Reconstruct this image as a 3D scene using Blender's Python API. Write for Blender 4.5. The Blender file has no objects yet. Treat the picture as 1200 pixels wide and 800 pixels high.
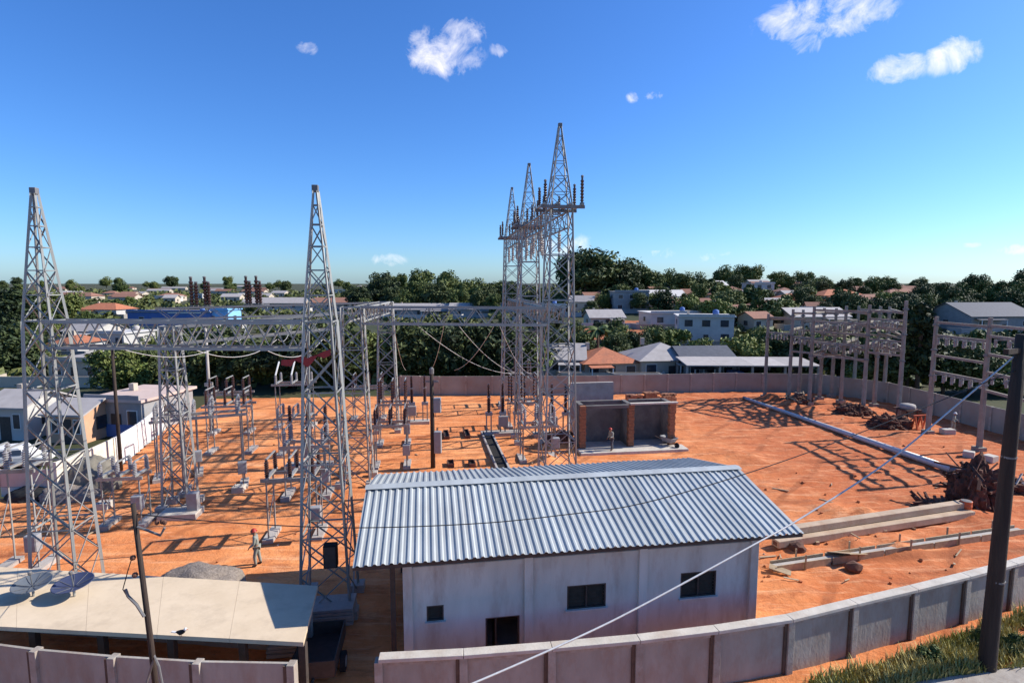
import bpy, bmesh, math, random
from mathutils import Vector, Matrix, Quaternion, noise
R = math.radians
random.seed(7)
S = bpy.context.scene
COL = S.collection

# ------------------------------------------------------------------ camera
CAM_H, FOC = 13.0, 650.0
PITCH = math.atan(68 / FOC)
cd = bpy.data.cameras.new('camera')
cd.sensor_width = 36.0
cd.lens = 36.0 * FOC / 1200.0
cd.clip_start, cd.clip_end = 0.1, 20000
cam = bpy.data.objects.new('camera', cd)
cam.location = (0, 0, CAM_H)
cam.rotation_euler = (R(90) - PITCH, 0, 0)
COL.objects.link(cam)
S.camera = cam

# ------------------------------------------------------------------ light
SUN_AZ = math.atan2(0.98, 0.20)      # measured from +Y towards +X
SUN_EL = R(36)
EXPOSURE = 0.68
S.view_settings.view_transform = 'Standard'
S.view_settings.look = 'None'
S.view_settings.gamma = 1.0
S.view_settings.exposure = EXPOSURE
sd = bpy.data.lights.new('sun', 'SUN')
sd.energy = 4.6
sd.angle = R(0.5)
sd.color = (1.0, 0.95, 0.87)
sun = bpy.data.objects.new('sun', sd)
to_sun = Vector((math.sin(SUN_AZ) * math.cos(SUN_EL), math.cos(SUN_AZ) * math.cos(SUN_EL), math.sin(SUN_EL)))
sun.rotation_euler = to_sun.to_track_quat('Z', 'Y').to_euler()
sun.location = to_sun * 200
COL.objects.link(sun)

# ------------------------------------------------------------------ sky (world): Nishita and a few small cumulus clouds
W = bpy.data.worlds.new("World")
S.world = W
W.use_nodes = True
nt = W.node_tree
N, L = nt.nodes, nt.links
N.clear()


def ray(px, py):
    u, v = (px - 600) / FOC, (400 - py) / FOC
    c, s = math.cos(PITCH), math.sin(PITCH)
    return Vector((u, c + v * s, -s + v * c))


def vmath(op, a, b=None):
    n = N.new('ShaderNodeVectorMath'); n.operation = op
    for i, q in enumerate((a, b)):
        if q is None: continue
        if isinstance(q, (tuple, Vector)): n.inputs[i].default_value = tuple(q)
        else: L.new(q, n.inputs[i])
    return n.outputs['Value'] if op in ('DOT_PRODUCT', 'LENGTH') else n.outputs['Vector']


def fmath(op, a, b=None, clamp=False):
    n = N.new('ShaderNodeMath'); n.operation = op; n.use_clamp = clamp
    for i, q in enumerate((a, b)):
        if q is None: continue
        if isinstance(q, (int, float)): n.inputs[i].default_value = q
        else: L.new(q, n.inputs[i])
    return n.outputs[0]


sky = N.new('ShaderNodeTexSky')
sky.sky_type = 'NISHITA'
sky.sun_disc = False
sky.sun_elevation = SUN_EL
sky.sun_rotation = SUN_AZ
sky.altitude = 0
sky.air_density = 1.0
sky.dust_density = 0.55
sky.ozone_density = 8.0
hs = N.new('ShaderNodeHueSaturation')
hs.inputs['Saturation'].default_value = 1.1
hs.inputs['Hue'].default_value = 0.505
hs.inputs['Value'].default_value = 1.0
L.new(sky.outputs[0], hs.inputs['Color'])
wb = vmath('MULTIPLY', hs.outputs[0], (0.97, 1.18, 1.36))
tc = N.new('ShaderNodeTexCoord')
vec = vmath('NORMALIZE', tc.outputs['Generated'])
nz = N.new('ShaderNodeTexNoise')
nz.inputs['Scale'].default_value = 19.0
nz.inputs['Detail'].default_value = 8.0
nz.inputs['Roughness'].default_value = 0.66
nz.inputs['Distortion'].default_value = 0.5
L.new(vec, nz.inputs['Vector'])
# direction (as seen on the photograph), half-width, half-height, density
CLOUDS = [(520, 62, 52, 30, 1.0), (542, 40, 30, 20, .95), (586, 58, 14, 10, .7), (362, 55, 16, 10, .6),
          (935, 22, 52, 24, 1.0), (995, 20, 52, 26, .9), (1020, 8, 26, 20, .8), (945, 52, 22, 18, .7),
          (1052, 80, 36, 20, .85), (1116, 64, 30, 26, 1.0), (766, 112, 14, 9, .75), (742, 114, 9, 7, .5),
          (455, 305, 24, 9, .55), (770, 297, 26, 8, .45), (660, 290, 40, 20, .6), (1185, 292, 20, 8, .6), (1140, 287, 12, 5, .5), (835, 300, 30, 8, .4)]
total = None
for px, py, rx, ry, den in CLOUDS:
    d = ray(px, py); k = d.length; d.normalize()
    rt = Vector((d.y, -d.x, 0)).normalized(); up = rt.cross(d)
    u = fmath('DIVIDE', vmath('DOT_PRODUCT', vec, rt), rx / FOC / k)
    v = fmath('DIVIDE', vmath('DOT_PRODUCT', vec, up), ry / FOC / k)
    r2 = fmath('ADD', fmath('MULTIPLY', u, u), fmath('MULTIPLY', v, v))
    m = fmath('MULTIPLY', fmath('SUBTRACT', 1.15, r2, True), den)
    m = fmath('MULTIPLY', m, fmath('GREATER_THAN', vmath('DOT_PRODUCT', vec, d), 0.3))
    total = m if total is None else fmath('MAXIMUM', total, m)
dens = fmath('MULTIPLY', fmath('SUBTRACT', fmath('ADD', total, fmath('MULTIPLY', fmath('SUBTRACT', nz.outputs['Fac'], 0.5), 3.2)), 0.36), 1.0, True)
dens = fmath('MULTIPLY', dens, fmath('MULTIPLY', total, 2.2, True))
dens = fmath('MULTIPLY', dens, 0.82)
mixc = N.new('ShaderNodeMix'); mixc.data_type = 'RGBA'
L.new(dens, mixc.inputs['Factor'])
L.new(wb, mixc.inputs['A'])
mixc.inputs['B'].default_value = (9.4, 9.0, 9.0, 1)
bg = N.new('ShaderNodeBackground')
bg.inputs['Strength'].default_value = 0.09
L.new(mixc.outputs['Result'], bg.inputs['Color'])
wo = N.new('ShaderNodeOutputWorld')
L.new(bg.outputs[0], wo.inputs['Surface'])


# ------------------------------------------------------------------ places
def G(px, py, z=0.0):
    d = ray(px, py); t = (z - CAM_H) / d.z
    return Vector((d.x * t, d.y * t, z))


def at(px, py, Y):
    d = ray(px, py); t = Y / d.y
    return Vector((d.x * t, Y, CAM_H + d.z * t))


def sm(a, b, x):
    t = min(1, max(0, (x - a) / (b - a)))
    return t * t * (3 - 2 * t)


def terrain_h(x, y):
    a = x / max(y, 1.0)
    lift = sm(-0.10, 0.14, a) * (1 - 0.30 * sm(0.5, 0.95, a))
    h = -0.25 + sm(80, 290, y) * (2.4 + 9.2 * lift) + sm(300, 1500, y) * 2.0 * (1 - lift)
    if y > 90: h += sm(90, 160, y) * 0.8 * noise.noise(Vector((x * 0.02, y * 0.02, 3)))
    return h


def ground_at(px, py):
    d = ray(px, py); t = 12.0; y = 30.0
    for _ in range(4000):
        t = y / d.y
        p = Vector((d.x * t, y, CAM_H + d.z * t))
        if p.z <= terrain_h(p.x, y): return Vector((p.x, y, terrain_h(p.x, y)))
        y *= 1.004
        if y > 1500: break
    return Vector((d.x * t, y, terrain_h(d.x * t, y)))


# ------------------------------------------------------------------ materials
def new_mat(name):
    m = bpy.data.materials.new(name); m.use_nodes = True
    return m, m.node_tree.nodes, m.node_tree.links, m.node_tree.nodes['Principled BSDF']


def mat(name, c1, c2=None, scale=2.0, rough=0.8, metal=0.0, bump=0.0, bscale=None, detail=6, stretch=None, dirt=None, spec=0.3, objrand=0.0):
    """Two-tone noise material; dirt = (colour, amount, scale) adds blotches of wear."""
    m, n, l, b = new_mat(name)
    b.inputs['Roughness'].default_value = rough
    b.inputs['Metallic'].default_value = metal
    b.inputs['Specular IOR Level'].default_value = spec
    c2 = c2 or tuple(x * 0.75 for x in c1)
    t = n.new('ShaderNodeTexCoord'); src = t.outputs['Object']
    if stretch:
        mp = n.new('ShaderNodeMapping'); mp.inputs['Scale'].default_value = stretch
        l.new(src, mp.inputs[0]); src = mp.outputs[0]
    nz = n.new('ShaderNodeTexNoise'); nz.inputs['Scale'].default_value = scale; nz.inputs['Detail'].default_value = detail
    nz.inputs['Roughness'].default_value = 0.6
    l.new(src, nz.inputs['Vector'])
    cr = n.new('ShaderNodeValToRGB')
    cr.color_ramp.elements[0].position = 0.32; cr.color_ramp.elements[0].color = (*c2, 1)
    cr.color_ramp.elements[1].position = 0.68; cr.color_ramp.elements[1].color = (*c1, 1)
    l.new(nz.outputs['Fac'], cr.inputs[0])
    out = cr.outputs[0]
    if dirt:
        dc, amt, ds = dirt
        nz2 = n.new('ShaderNodeTexNoise'); nz2.inputs['Scale'].default_value = ds; nz2.inputs['Detail'].default_value = 8; nz2.inputs['Roughness'].default_value = 0.7
        l.new(src, nz2.inputs['Vector'])
        mr = n.new('ShaderNodeMapRange'); mr.inputs[1].default_value = 0.48; mr.inputs[2].default_value = 0.72; mr.inputs[4].default_value = amt
        l.new(nz2.outputs['Fac'], mr.inputs[0])
        mx = n.new('ShaderNodeMix'); mx.data_type = 'RGBA'
        l.new(mr.outputs[0], mx.inputs['Factor']); l.new(out, mx.inputs['A']); mx.inputs['B'].default_value = (*dc, 1)
        out = mx.outputs['Result']
    if objrand:
        oi = n.new('ShaderNodeObjectInfo')
        h = n.new('ShaderNodeHueSaturation')
        mr = n.new('ShaderNodeMapRange'); mr.inputs[3].default_value = 1 - objrand; mr.inputs[4].default_value = 1 + objrand
        l.new(oi.outputs['Random'], mr.inputs[0]); l.new(mr.outputs[0], h.inputs['Value']); l.new(out, h.inputs['Color'])
        out = h.outputs[0]
    l.new(out, b.inputs['Base Color'])
    if bump:
        bn = n.new('ShaderNodeTexNoise'); bn.inputs['Scale'].default_value = bscale or scale * 4; bn.inputs['Detail'].default_value = 6
        l.new(src, bn.inputs['Vector'])
        bp = n.new('ShaderNodeBump'); bp.inputs['Strength'].default_value = bump; bp.inputs['Distance'].default_value = 0.05
        l.new(bn.outputs['Fac'], bp.inputs['Height']); l.new(bp.outputs[0], b.inputs['Normal'])
    return m


SOIL = (0.30, 0.085, 0.03)
M = {}
M['steel'] = mat('galvanised_steel', (0.38, 0.385, 0.36), (0.27, 0.272, 0.255), 3, 0.55, 0.35, dirt=((0.30, 0.17, 0.10), 0.35, 2.5), objrand=0.12)
M['steel_dark'] = mat('weathered_steel', (0.22, 0.215, 0.21), (0.15, 0.145, 0.14), 3, 0.6, 0.3, objrand=0.1)
M['concrete'] = mat('concrete', (0.42, 0.38, 0.34), (0.31, 0.28, 0.25), 1.6, 0.9, bump=0.25, bscale=14, dirt=((0.26, 0.16, 0.10), 0.4, 0.9), objrand=0.07)
M['precast'] = mat('precast_panel', (0.37, 0.335, 0.285), (0.27, 0.24, 0.2), 0.8, 0.92, bump=0.3, bscale=9, stretch=(1, 1, 0.45), dirt=((0.24, 0.13, 0.08), 0.55, 1.3), objrand=0.06)
M['precast_far'] = mat('precast_panel_far', (0.33, 0.31, 0.265), (0.26, 0.24, 0.205), 0.5, 0.92, dirt=((0.30, 0.17, 0.11), 0.4, 0.4), objrand=0.08)
M['post'] = mat('precast_post', (0.4, 0.355, 0.3), (0.28, 0.245, 0.2), 2.5, 0.9, bump=0.2, bscale=20, dirt=((0.22, 0.12, 0.07), 0.5, 3), objrand=0.06)
M['cap'] = mat('wall_cap', (0.54, 0.49, 0.42), (0.42, 0.38, 0.32), 2.0, 0.9, bump=0.2, bscale=16, dirt=((0.30, 0.18, 0.11), 0.4, 1.2))
M['plaster'] = mat('white_render', (0.55, 0.57, 0.53), (0.43, 0.445, 0.41), 0.9, 0.88, bump=0.12, bscale=18, stretch=(1, 1, 0.25), dirt=((0.30, 0.24, 0.20), 0.75, 1.3))
M['zinc'] = mat('zinc_sheet', (0.46, 0.48, 0.46), (0.36, 0.375, 0.36), 1.4, 0.5, 0.22, stretch=(1, 0.12, 1), dirt=((0.30, 0.29, 0.27), 0.6, 1.1), objrand=0.12)
M['cream'] = mat('cream_roof', (0.64, 0.51, 0.355), (0.55, 0.43, 0.29), 0.6, 0.85, bump=0.12, bscale=6, dirt=((0.34, 0.26, 0.18), 0.55, 0.7))
M['dark'] = mat('dark_void', (0.02, 0.018, 0.016), (0.012, 0.011, 0.01), 3, 0.9)
M['louvre'] = mat('louvre_slat', (0.085, 0.055, 0.04), (0.06, 0.04, 0.03), 5, 0.95, spec=0.05)
M['frame_dark'] = mat('frame_dark', (0.07, 0.055, 0.048), (0.045, 0.036, 0.03), 5, 0.6)
M['pole_dark'] = mat('creosoted_wood', (0.055, 0.038, 0.028), (0.03, 0.02, 0.016), 6, 0.85, bump=0.5, bscale=30, stretch=(1, 1, 0.08))
M['frame_conc'] = mat('weathered_concrete', (0.32, 0.285, 0.235), (0.225, 0.198, 0.16), 1.6, 0.9, bump=0.25, bscale=14, dirt=((0.18, 0.11, 0.075), 0.5, 0.9), objrand=0.08)
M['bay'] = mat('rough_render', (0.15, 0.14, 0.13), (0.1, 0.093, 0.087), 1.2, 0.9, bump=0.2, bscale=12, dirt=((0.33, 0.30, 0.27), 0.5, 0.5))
M['beam_tan'] = mat('tan_concrete', (0.50, 0.38, 0.27), (0.38, 0.28, 0.19), 1.2, 0.9, bump=0.2, bscale=12, dirt=((0.30, 0.14, 0.07), 0.6, 1.0))
M['heap_earth'] = mat('dark_heap_earth', (0.15, 0.065, 0.04), (0.06, 0.03, 0.022), 3, 0.95, bump=0.8, bscale=9)
M['post_shadow'] = mat('painted_post_shadow', (0.13, 0.085, 0.06), (0.08, 0.055, 0.04), 4, 0.95)  # dark brown that paints the shadow cast beside the wall posts
M['porcelain'] = mat('brown_porcelain', (0.055, 0.03, 0.024), (0.04, 0.02, 0.018), 4, 0.25, spec=0.6)
M['porcelain_grey'] = mat('grey_porcelain', (0.30, 0.29, 0.29), (0.24, 0.23, 0.23), 4, 0.3, spec=0.5)
M['glass_ins'] = mat('pale_insulator', (0.42, 0.39, 0.35), (0.3, 0.28, 0.25), 4, 0.3, spec=0.5)
M['cabinet'] = mat('cabinet_grey', (0.30, 0.305, 0.31), (0.24, 0.245, 0.25), 3, 0.5, dirt=((0.28, 0.16, 0.1), 0.4, 4))
M['white_paint'] = mat('white_paint', (0.72, 0.71, 0.68), (0.62, 0.61, 0.58), 2, 0.5, dirt=((0.4, 0.3, 0.22), 0.35, 3))
M['brick'] = mat('red_brick', (0.34, 0.16, 0.085), (0.24, 0.105, 0.06), 6, 0.9, bump=0.3, bscale=10, objrand=0.15)
M['timber'] = mat('weathered_timber', (0.46, 0.35, 0.22), (0.33, 0.24, 0.15), 4, 0.85, stretch=(1, 1, 1), bump=0.2, objrand=0.15)
M['rust'] = mat('rusty_steel', (0.16, 0.07, 0.045), (0.09, 0.045, 0.03), 5, 0.85, objrand=0.2)
M['orange'] = mat('orange_paint', (0.62, 0.14, 0.05), (0.5, 0.11, 0.04), 3, 0.55)
M['red'] = mat('red_plastic', (0.4, 0.035, 0.025), (0.32, 0.03, 0.02), 3, 0.45)
M['gravel'] = mat('grey_gravel', (0.27, 0.225, 0.19), (0.14, 0.115, 0.095), 9, 0.95, bump=0.9, bscale=14)
M['wire'] = mat('black_cable', (0.03, 0.03, 0.03), (0.02, 0.02, 0.02), 5, 0.6)
M['wire_pale'] = mat('aluminium_cable', (0.62, 0.60, 0.57), (0.5, 0.48, 0.45), 9, 0.5, 0.2)
M['dish_grey'] = mat('dish_grey', (0.125, 0.14, 0.155), (0.10, 0.11, 0.125), 3, 0.5)
M['dish_blue'] = mat('dish_blue', (0.05, 0.06, 0.115), (0.04, 0.048, 0.09), 3, 0.5)
M['asphalt'] = mat('asphalt', (0.055, 0.052, 0.05), (0.04, 0.038, 0.036), 4, 0.9)
M['paving'] = mat('paving', (0.36, 0.32, 0.27), (0.27, 0.235, 0.2), 3, 0.9, bump=0.2, dirt=((0.22, 0.13, 0.08), 0.5, 2))
M['glass'] = mat('window_glass', (0.05, 0.06, 0.075), (0.03, 0.035, 0.045), 1, 0.12, spec=0.6)
M['blue_wall'] = mat('blue_paint', (0.09, 0.17, 0.4), (0.075, 0.145, 0.34), 1, 0.7)
M['cyan_wall'] = mat('cyan_paint', (0.25, 0.5, 0.76), (0.21, 0.44, 0.68), 1, 0.7)
M['teal_wall'] = mat('teal_paint', (0.36, 0.47, 0.46), (0.30, 0.41, 0.40), 1.5, 0.85, dirt=((0.4, 0.27, 0.2), 0.4, 1))
M['cream_wall'] = mat('cream_paint', (0.72, 0.65, 0.53), (0.62, 0.55, 0.45), 1.2, 0.85, dirt=((0.4, 0.28, 0.2), 0.4, 1))
M['pink_wall'] = mat('pink_paint', (0.55, 0.42, 0.36), (0.48, 0.36, 0.30), 1.5, 0.85)
M['tarp'] = mat('grey_green_tarp', (0.20, 0.18, 0.145), (0.13, 0.115, 0.09), 1.6, 0.85, bump=0.5, bscale=4)
M['rubber'] = mat('tyre_rubber', (0.02, 0.02, 0.02), (0.014, 0.014, 0.014), 5, 0.85)
M['terracotta'] = mat('terracotta_tiles', (0.46, 0.17, 0.085), (0.33, 0.115, 0.06), 3, 0.85, bump=0.3, dirt=((0.16, 0.09, 0.06), 0.5, 1.2), objrand=0.12)
M['terracotta_dull'] = mat('old_tiles', (0.30, 0.15, 0.10), (0.21, 0.10, 0.07), 3, 0.88, dirt=((0.12, 0.09, 0.07), 0.5, 1.2), objrand=0.15)
M['fibre'] = mat('fibre_cement', (0.42, 0.385, 0.36), (0.32, 0.29, 0.27), 2, 0.85, dirt=((0.18, 0.15, 0.13), 0.45, 1), objrand=0.12)
M['roof_white'] = mat('white_roof', (0.58, 0.55, 0.51), (0.48, 0.455, 0.42), 1.5, 0.8, objrand=0.06)
M['roof_dark'] = mat('dark_roof', (0.10, 0.105, 0.125), (0.07, 0.075, 0.09), 2, 0.75)
M['wall_white'] = mat('house_white', (0.54, 0.515, 0.475), (0.44, 0.42, 0.385), 1.2, 0.88, dirt=((0.38, 0.31, 0.25), 0.35, 0.6), objrand=0.07)
M['wall_beige'] = mat('house_beige', (0.52, 0.44, 0.34), (0.43, 0.36, 0.28), 1.2, 0.88, dirt=((0.3, 0.23, 0.17), 0.35, 0.6), objrand=0.1)
M['wall_grey'] = mat('house_grey', (0.33, 0.315, 0.305), (0.26, 0.25, 0.24), 1.2, 0.88, objrand=0.1)
M['wall_peach'] = mat('house_peach', (0.58, 0.33, 0.20), (0.5, 0.28, 0.17), 1.2, 0.88, objrand=0.08)
M['skin'] = mat('skin', (0.30, 0.16, 0.10), (0.26, 0.14, 0.09), 5, 0.6)
M['cloth_grey'] = mat('grey_workwear', (0.27, 0.28, 0.24), (0.20, 0.21, 0.18), 8, 0.9)
M['cloth_dark'] = mat('dark_trousers', (0.09, 0.095, 0.11), (0.065, 0.07, 0.08), 8, 0.9)
M['bark'] = mat('bark', (0.12, 0.085, 0.06), (0.075, 0.055, 0.04), 5, 0.95)


def leaf_mat(name, a, b_, c):
    m, n, l, b = new_mat(name)
    b.inputs['Roughness'].default_value = 0.65
    b.inputs['Specular IOR Level'].default_value = 0.25
    oi = n.new('ShaderNodeObjectInfo')
    g = n.new('ShaderNodeNewGeometry')
    t = n.new('ShaderNodeTexCoord')
    nz = n.new('ShaderNodeTexNoise'); nz.inputs['Scale'].default_value = 0.55; nz.inputs['Detail'].default_value = 3
    l.new(t.outputs['Object'], nz.inputs['Vector'])
    ad = n.new('ShaderNodeMath'); ad.operation = 'MULTIPLY_ADD'
    l.new(g.outputs['Random Per Island'], ad.inputs[0]); ad.inputs[1].default_value = 0.35
    l.new(nz.outputs['Fac'], ad.inputs[2])
    ad2 = n.new('ShaderNodeMath'); ad2.operation = 'MULTIPLY_ADD'
    l.new(oi.outputs['Random'], ad2.inputs[0]); ad2.inputs[1].default_value = 0.40; l.new(ad.outputs[0], ad2.inputs[2])
    cr = n.new('ShaderNodeValToRGB'); e = cr.color_ramp.elements
    e[0].position = 0.45; e[0].color = (*a, 1)
    e[1].position = 1.15 if False else 1.0; e[1].color = (*c, 1)
    x = e.new(0.75); x.color = (*b_, 1)
    l.new(ad2.outputs[0], cr.inputs[0]); l.new(cr.outputs[0], b.inputs['Base Color'])
    return m


M['leaf'] = leaf_mat('foliage', (0.028, 0.046, 0.013), (0.065, 0.095, 0.022), (0.13, 0.15, 0.038))
M['leaf_dark'] = leaf_mat('foliage_dark', (0.014, 0.024, 0.010), (0.034, 0.052, 0.017), (0.075, 0.095, 0.028))
M['leaf_light'] = leaf_mat('foliage_light', (0.045, 0.075, 0.016), (0.10, 0.14, 0.03), (0.18, 0.20, 0.045))
M['leaf_scrub'] = leaf_mat('foliage_scrub', (0.020, 0.034, 0.011), (0.048, 0.068, 0.019), (0.11, 0.12, 0.034))
M['grass'] = leaf_mat('grass_blade', (0.15, 0.17, 0.03), (0.28, 0.26, 0.06), (0.46, 0.38, 0.14))


def soil_mat():
    m, n, l, b = new_mat('red_soil')
    b.inputs['Roughness'].default_value = 0.95
    b.inputs['Specular IOR Level'].default_value = 0.15
    t = n.new('ShaderNodeTexCoord')

    def nse(scale, det, st=None, rough=0.6, dist=0.0):
        q = n.new('ShaderNodeTexNoise'); q.inputs['Scale'].default_value = scale; q.inputs['Detail'].default_value = det
        q.inputs['Roughness'].default_value = rough; q.inputs['Distortion'].default_value = dist
        if st:
            mp = n.new('ShaderNodeMapping'); mp.inputs['Scale'].default_value = st[:3]; mp.inputs['Rotation'].default_value = (0, 0, st[3])
            l.new(t.outputs['Object'], mp.inputs[0]); l.new(mp.outputs[0], q.inputs['Vector'])
        else: l.new(t.outputs['Object'], q.inputs['Vector'])
        return q.outputs['Fac']

    def rng(v, a, bb, c=0, d=1):
        q = n.new('ShaderNodeMapRange'); q.inputs[1].default_value = a; q.inputs[2].default_value = bb
        q.inputs[3].default_value = c; q.inputs[4].default_value = d
        l.new(v, q.inputs[0]); return q.outputs[0]

    def mix(f, a, bb):
        q = n.new('ShaderNodeMix'); q.data_type = 'RGBA'; l.new(f, q.inputs['Factor'])
        for k, v in (('A', a), ('B', bb)):
            if isinstance(v, tuple): q.inputs[k].default_value = (*v, 1)
            else: l.new(v, q.inputs[k])
        return q.outputs['Result']
    c = mix(rng(nse(0.16, 6), 0.38, 0.62), (0.56, 0.175, 0.055), (0.78, 0.31, 0.115))
    # redder, darker earth in the yard under the concrete frames (freshly dug)
    sx = n.new('ShaderNodeSeparateXYZ'); l.new(t.outputs['Object'], sx.inputs[0])
    q = n.new('ShaderNodeMath'); q.operation = 'MULTIPLY_ADD'; q.inputs[1].default_value = 14; q.inputs[2].default_value = -7
    l.new(nse(0.12, 4), q.inputs[0])
    q2 = n.new('ShaderNodeMath'); q2.operation = 'ADD'; l.new(q.outputs[0], q2.inputs[0]); l.new(sx.outputs[0], q2.inputs[1])
    c = mix(rng(q2.outputs[0], 8, 22, 0, 0.88), c, (0.42, 0.112, 0.042))
    c = mix(rng(nse(0.35, 8, (1, 3.2, 1, 0.14), 0.7, 0.6), 0.50, 0.66, 0, 0.72), c, (0.30, 0.085, 0.034))
    c = mix(rng(nse(1.3, 8, None, 0.7), 0.5, 0.75, 0, 0.5), c, (0.76, 0.36, 0.17))
    c = mix(rng(nse(0.5, 8, (0.5, 4.5, 1, 0.3), 0.75, 0.3), 0.52, 0.68, 0, 0.65), c, (0.82, 0.46, 0.25))
    c = mix(rng(nse(7, 4, None, 0.7), 0.56, 0.72, 0, 0.4), c, (0.24, 0.08, 0.035))
    for k_, (sc, off) in enumerate(((0.55, 0.0), (0.8, 2.0))):       # tyre tracks: paired dark lines that wander over the yard
        mp = n.new('ShaderNodeMapping'); mp.inputs['Rotation'].default_value = (0, 0, R(82 if k_ == 0 else 40)); mp.inputs['Location'].default_value = (off, off, 0)
        l.new(t.outputs['Object'], mp.inputs[0])
        wv = n.new('ShaderNodeTexWave'); wv.inputs['Scale'].default_value = 0.09 * sc; wv.inputs['Distortion'].default_value = 5.0; wv.inputs['Detail'].default_value = 2.0; wv.inputs['Detail Scale'].default_value = 0.35
        l.new(mp.outputs[0], wv.inputs['Vector'])
        q3 = n.new('ShaderNodeMath'); q3.operation = 'MULTIPLY'
        l.new(rng(wv.outputs['Fac'], 0.955, 0.99, 0, 0.6), q3.inputs[0]); l.new(rng(nse(0.22, 5), 0.42, 0.6), q3.inputs[1])
        c = mix(q3.outputs[0], c, (0.25, 0.075, 0.03))
    l.new(c, b.inputs['Base Color'])
    bp = n.new('ShaderNodeBump'); bp.inputs['Strength'].default_value = 0.8; bp.inputs['Distance'].default_value = 0.12
    l.new(nse(2.2, 10, None, 0.7), bp.inputs['Height']); l.new(bp.outputs[0], b.inputs['Normal'])
    return m


M['soil'] = soil_mat()
M['soil_dug'] = mat('dug_soil', (0.40, 0.14, 0.055), (0.27, 0.085, 0.035), 2.5, 0.95, bump=0.8, bscale=8)
M['terrain'] = mat('terrain_ground', (0.06, 0.062, 0.024), (0.028, 0.038, 0.014), 0.045, 0.95, detail=10, dirt=((0.17, 0.085, 0.045), 0.4, 0.03))


# ------------------------------------------------------------------ mesh helpers
class MB:
    def __init__(s): s.v, s.f, s.m = [], [], []

    def add(s, vs, fs, mi=0):
        o = len(s.v); s.v.extend([tuple(q) for q in vs]); s.f.extend([tuple(i + o for i in f) for f in fs]); s.m.extend([mi] * len(fs))
        return s

    def box(s, c, d, rot=None, mi=0):
        x, y, z = d[0] / 2, d[1] / 2, d[2] / 2
        vs = [Vector((a * x, b * y, e * z)) for e in (-1, 1) for a, b in ((-1, -1), (1, -1), (1, 1), (-1, 1))]
        if rot is not None:
            vs = [(rot @ q) for q in vs]
        vs = [q + Vector(c) for q in vs]
        return s.add(vs, [(3, 2, 1, 0), (4, 5, 6, 7), (0, 1, 5, 4), (1, 2, 6, 5), (2, 3, 7, 6), (3, 0, 4, 7)], mi)

    def bar(s, a, b, w, h=None, mi=0):
        a, b = Vector(a), Vector(b); d = b - a
        q = d.to_track_quat('Z', 'Y').to_matrix()
        return s.box((a + b) / 2, (w, h or w, d.length), q, mi)

    def frustum(s, a, b, w0, w1, mi=0):
        a, b = Vector(a), Vector(b)
        q = (b - a).to_track_quat('Z', 'Y').to_matrix()
        vs = [a + q @ Vector((x * w0 / 2, y * w0 / 2, 0)) for x, y in ((-1, -1), (1, -1), (1, 1), (-1, 1))]
        vs += [b + q @ Vector((x * w1 / 2, y * w1 / 2, 0)) for x, y in ((-1, -1), (1, -1), (1, 1), (-1, 1))]
        return s.add(vs, [(3, 2, 1, 0), (4, 5, 6, 7), (0, 1, 5, 4), (1, 2, 6, 5), (2, 3, 7, 6), (3, 0, 4, 7)], mi)

    def tube(s, pts, r, n=8, mi=0, cap=True):
        pts = [Vector(p) for p in pts]; rs = r if isinstance(r, (list, tuple)) else [r] * len(pts)
        o = len(s.v); ref = None
        for i, p in enumerate(pts):
            d = (pts[min(i + 1, len(pts) - 1)] - pts[max(i - 1, 0)]).normalized()
            if ref is None: ref = d.orthogonal().normalized()
            u = (ref - d * ref.dot(d)).normalized(); ref = u; w = d.cross(u)
            s.v.extend([tuple(p + (u * math.cos(2 * math.pi * k / n) + w * math.sin(2 * math.pi * k / n)) * rs[i]) for k in range(n)])
        for i in range(len(pts) - 1):
            for k in range(n):
                a, b = o + i * n + k, o + i * n + (k + 1) % n
                s.f.append((a, b, b + n, a + n)); s.m.append(mi)
        if cap:
            s.f.append(tuple(o + k for k in reversed(range(n)))); s.m.append(mi)
            s.f.append(tuple(o + (len(pts) - 1) * n + k for k in range(n))); s.m.append(mi)
        return s

    def lathe(s, prof, n=10, c=(0, 0, 0), mi=0):
        o = len(s.v)
        for r, z in prof:
            s.v.extend([(c[0] + r * math.cos(2 * math.pi * k / n), c[1] + r * math.sin(2 * math.pi * k / n), c[2] + z) for k in range(n)])
        for i in range(len(prof) - 1):
            for k in range(n):
                a, b = o + i * n + k, o + i * n + (k + 1) % n
                s.f.append((a, b, b + n, a + n)); s.m.append(mi)
        s.f.append(tuple(o + k for k in reversed(range(n)))); s.m.append(mi)
        s.f.append(tuple(o + (len(prof) - 1) * n + k for k in range(n))); s.m.append(mi)
        return s

    def prism(s, poly, z0, z1, mi=0):
        n = len(poly)
        vs = [(p[0], p[1], z0) for p in poly] + [(p[0], p[1], z1) for p in poly]
        return s.add(vs, [tuple(reversed(range(n))), tuple(range(n, 2 * n))] + [(i, (i + 1) % n, n + (i + 1) % n, n + i) for i in range(n)], mi)

    def mesh(s, name, mats, smooth=False, bevel=0):
        me = bpy.data.meshes.new(name)
        me.from_pydata(s.v, [], s.f)
        for q in (mats if isinstance(mats, (list, tuple)) else [mats]): me.materials.append(q)
        me.polygons.foreach_set('material_index', s.m)
        me.polygons.foreach_set('use_smooth', [smooth] * len(s.f))
        me.update()
        return me

    def build(s, name, mats, parent=None, smooth=False, bevel=0):
        o = link(name, s.mesh(name, mats, smooth), parent)
        if bevel:
            b = o.modifiers.new('bevel', 'BEVEL'); b.width = bevel; b.segments = 2; b.limit_method = 'ANGLE'
        return o


def link(name, me, parent=None):
    o = bpy.data.objects.new(name, me); COL.objects.link(o)
    if parent: o.parent = parent
    return o


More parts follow.
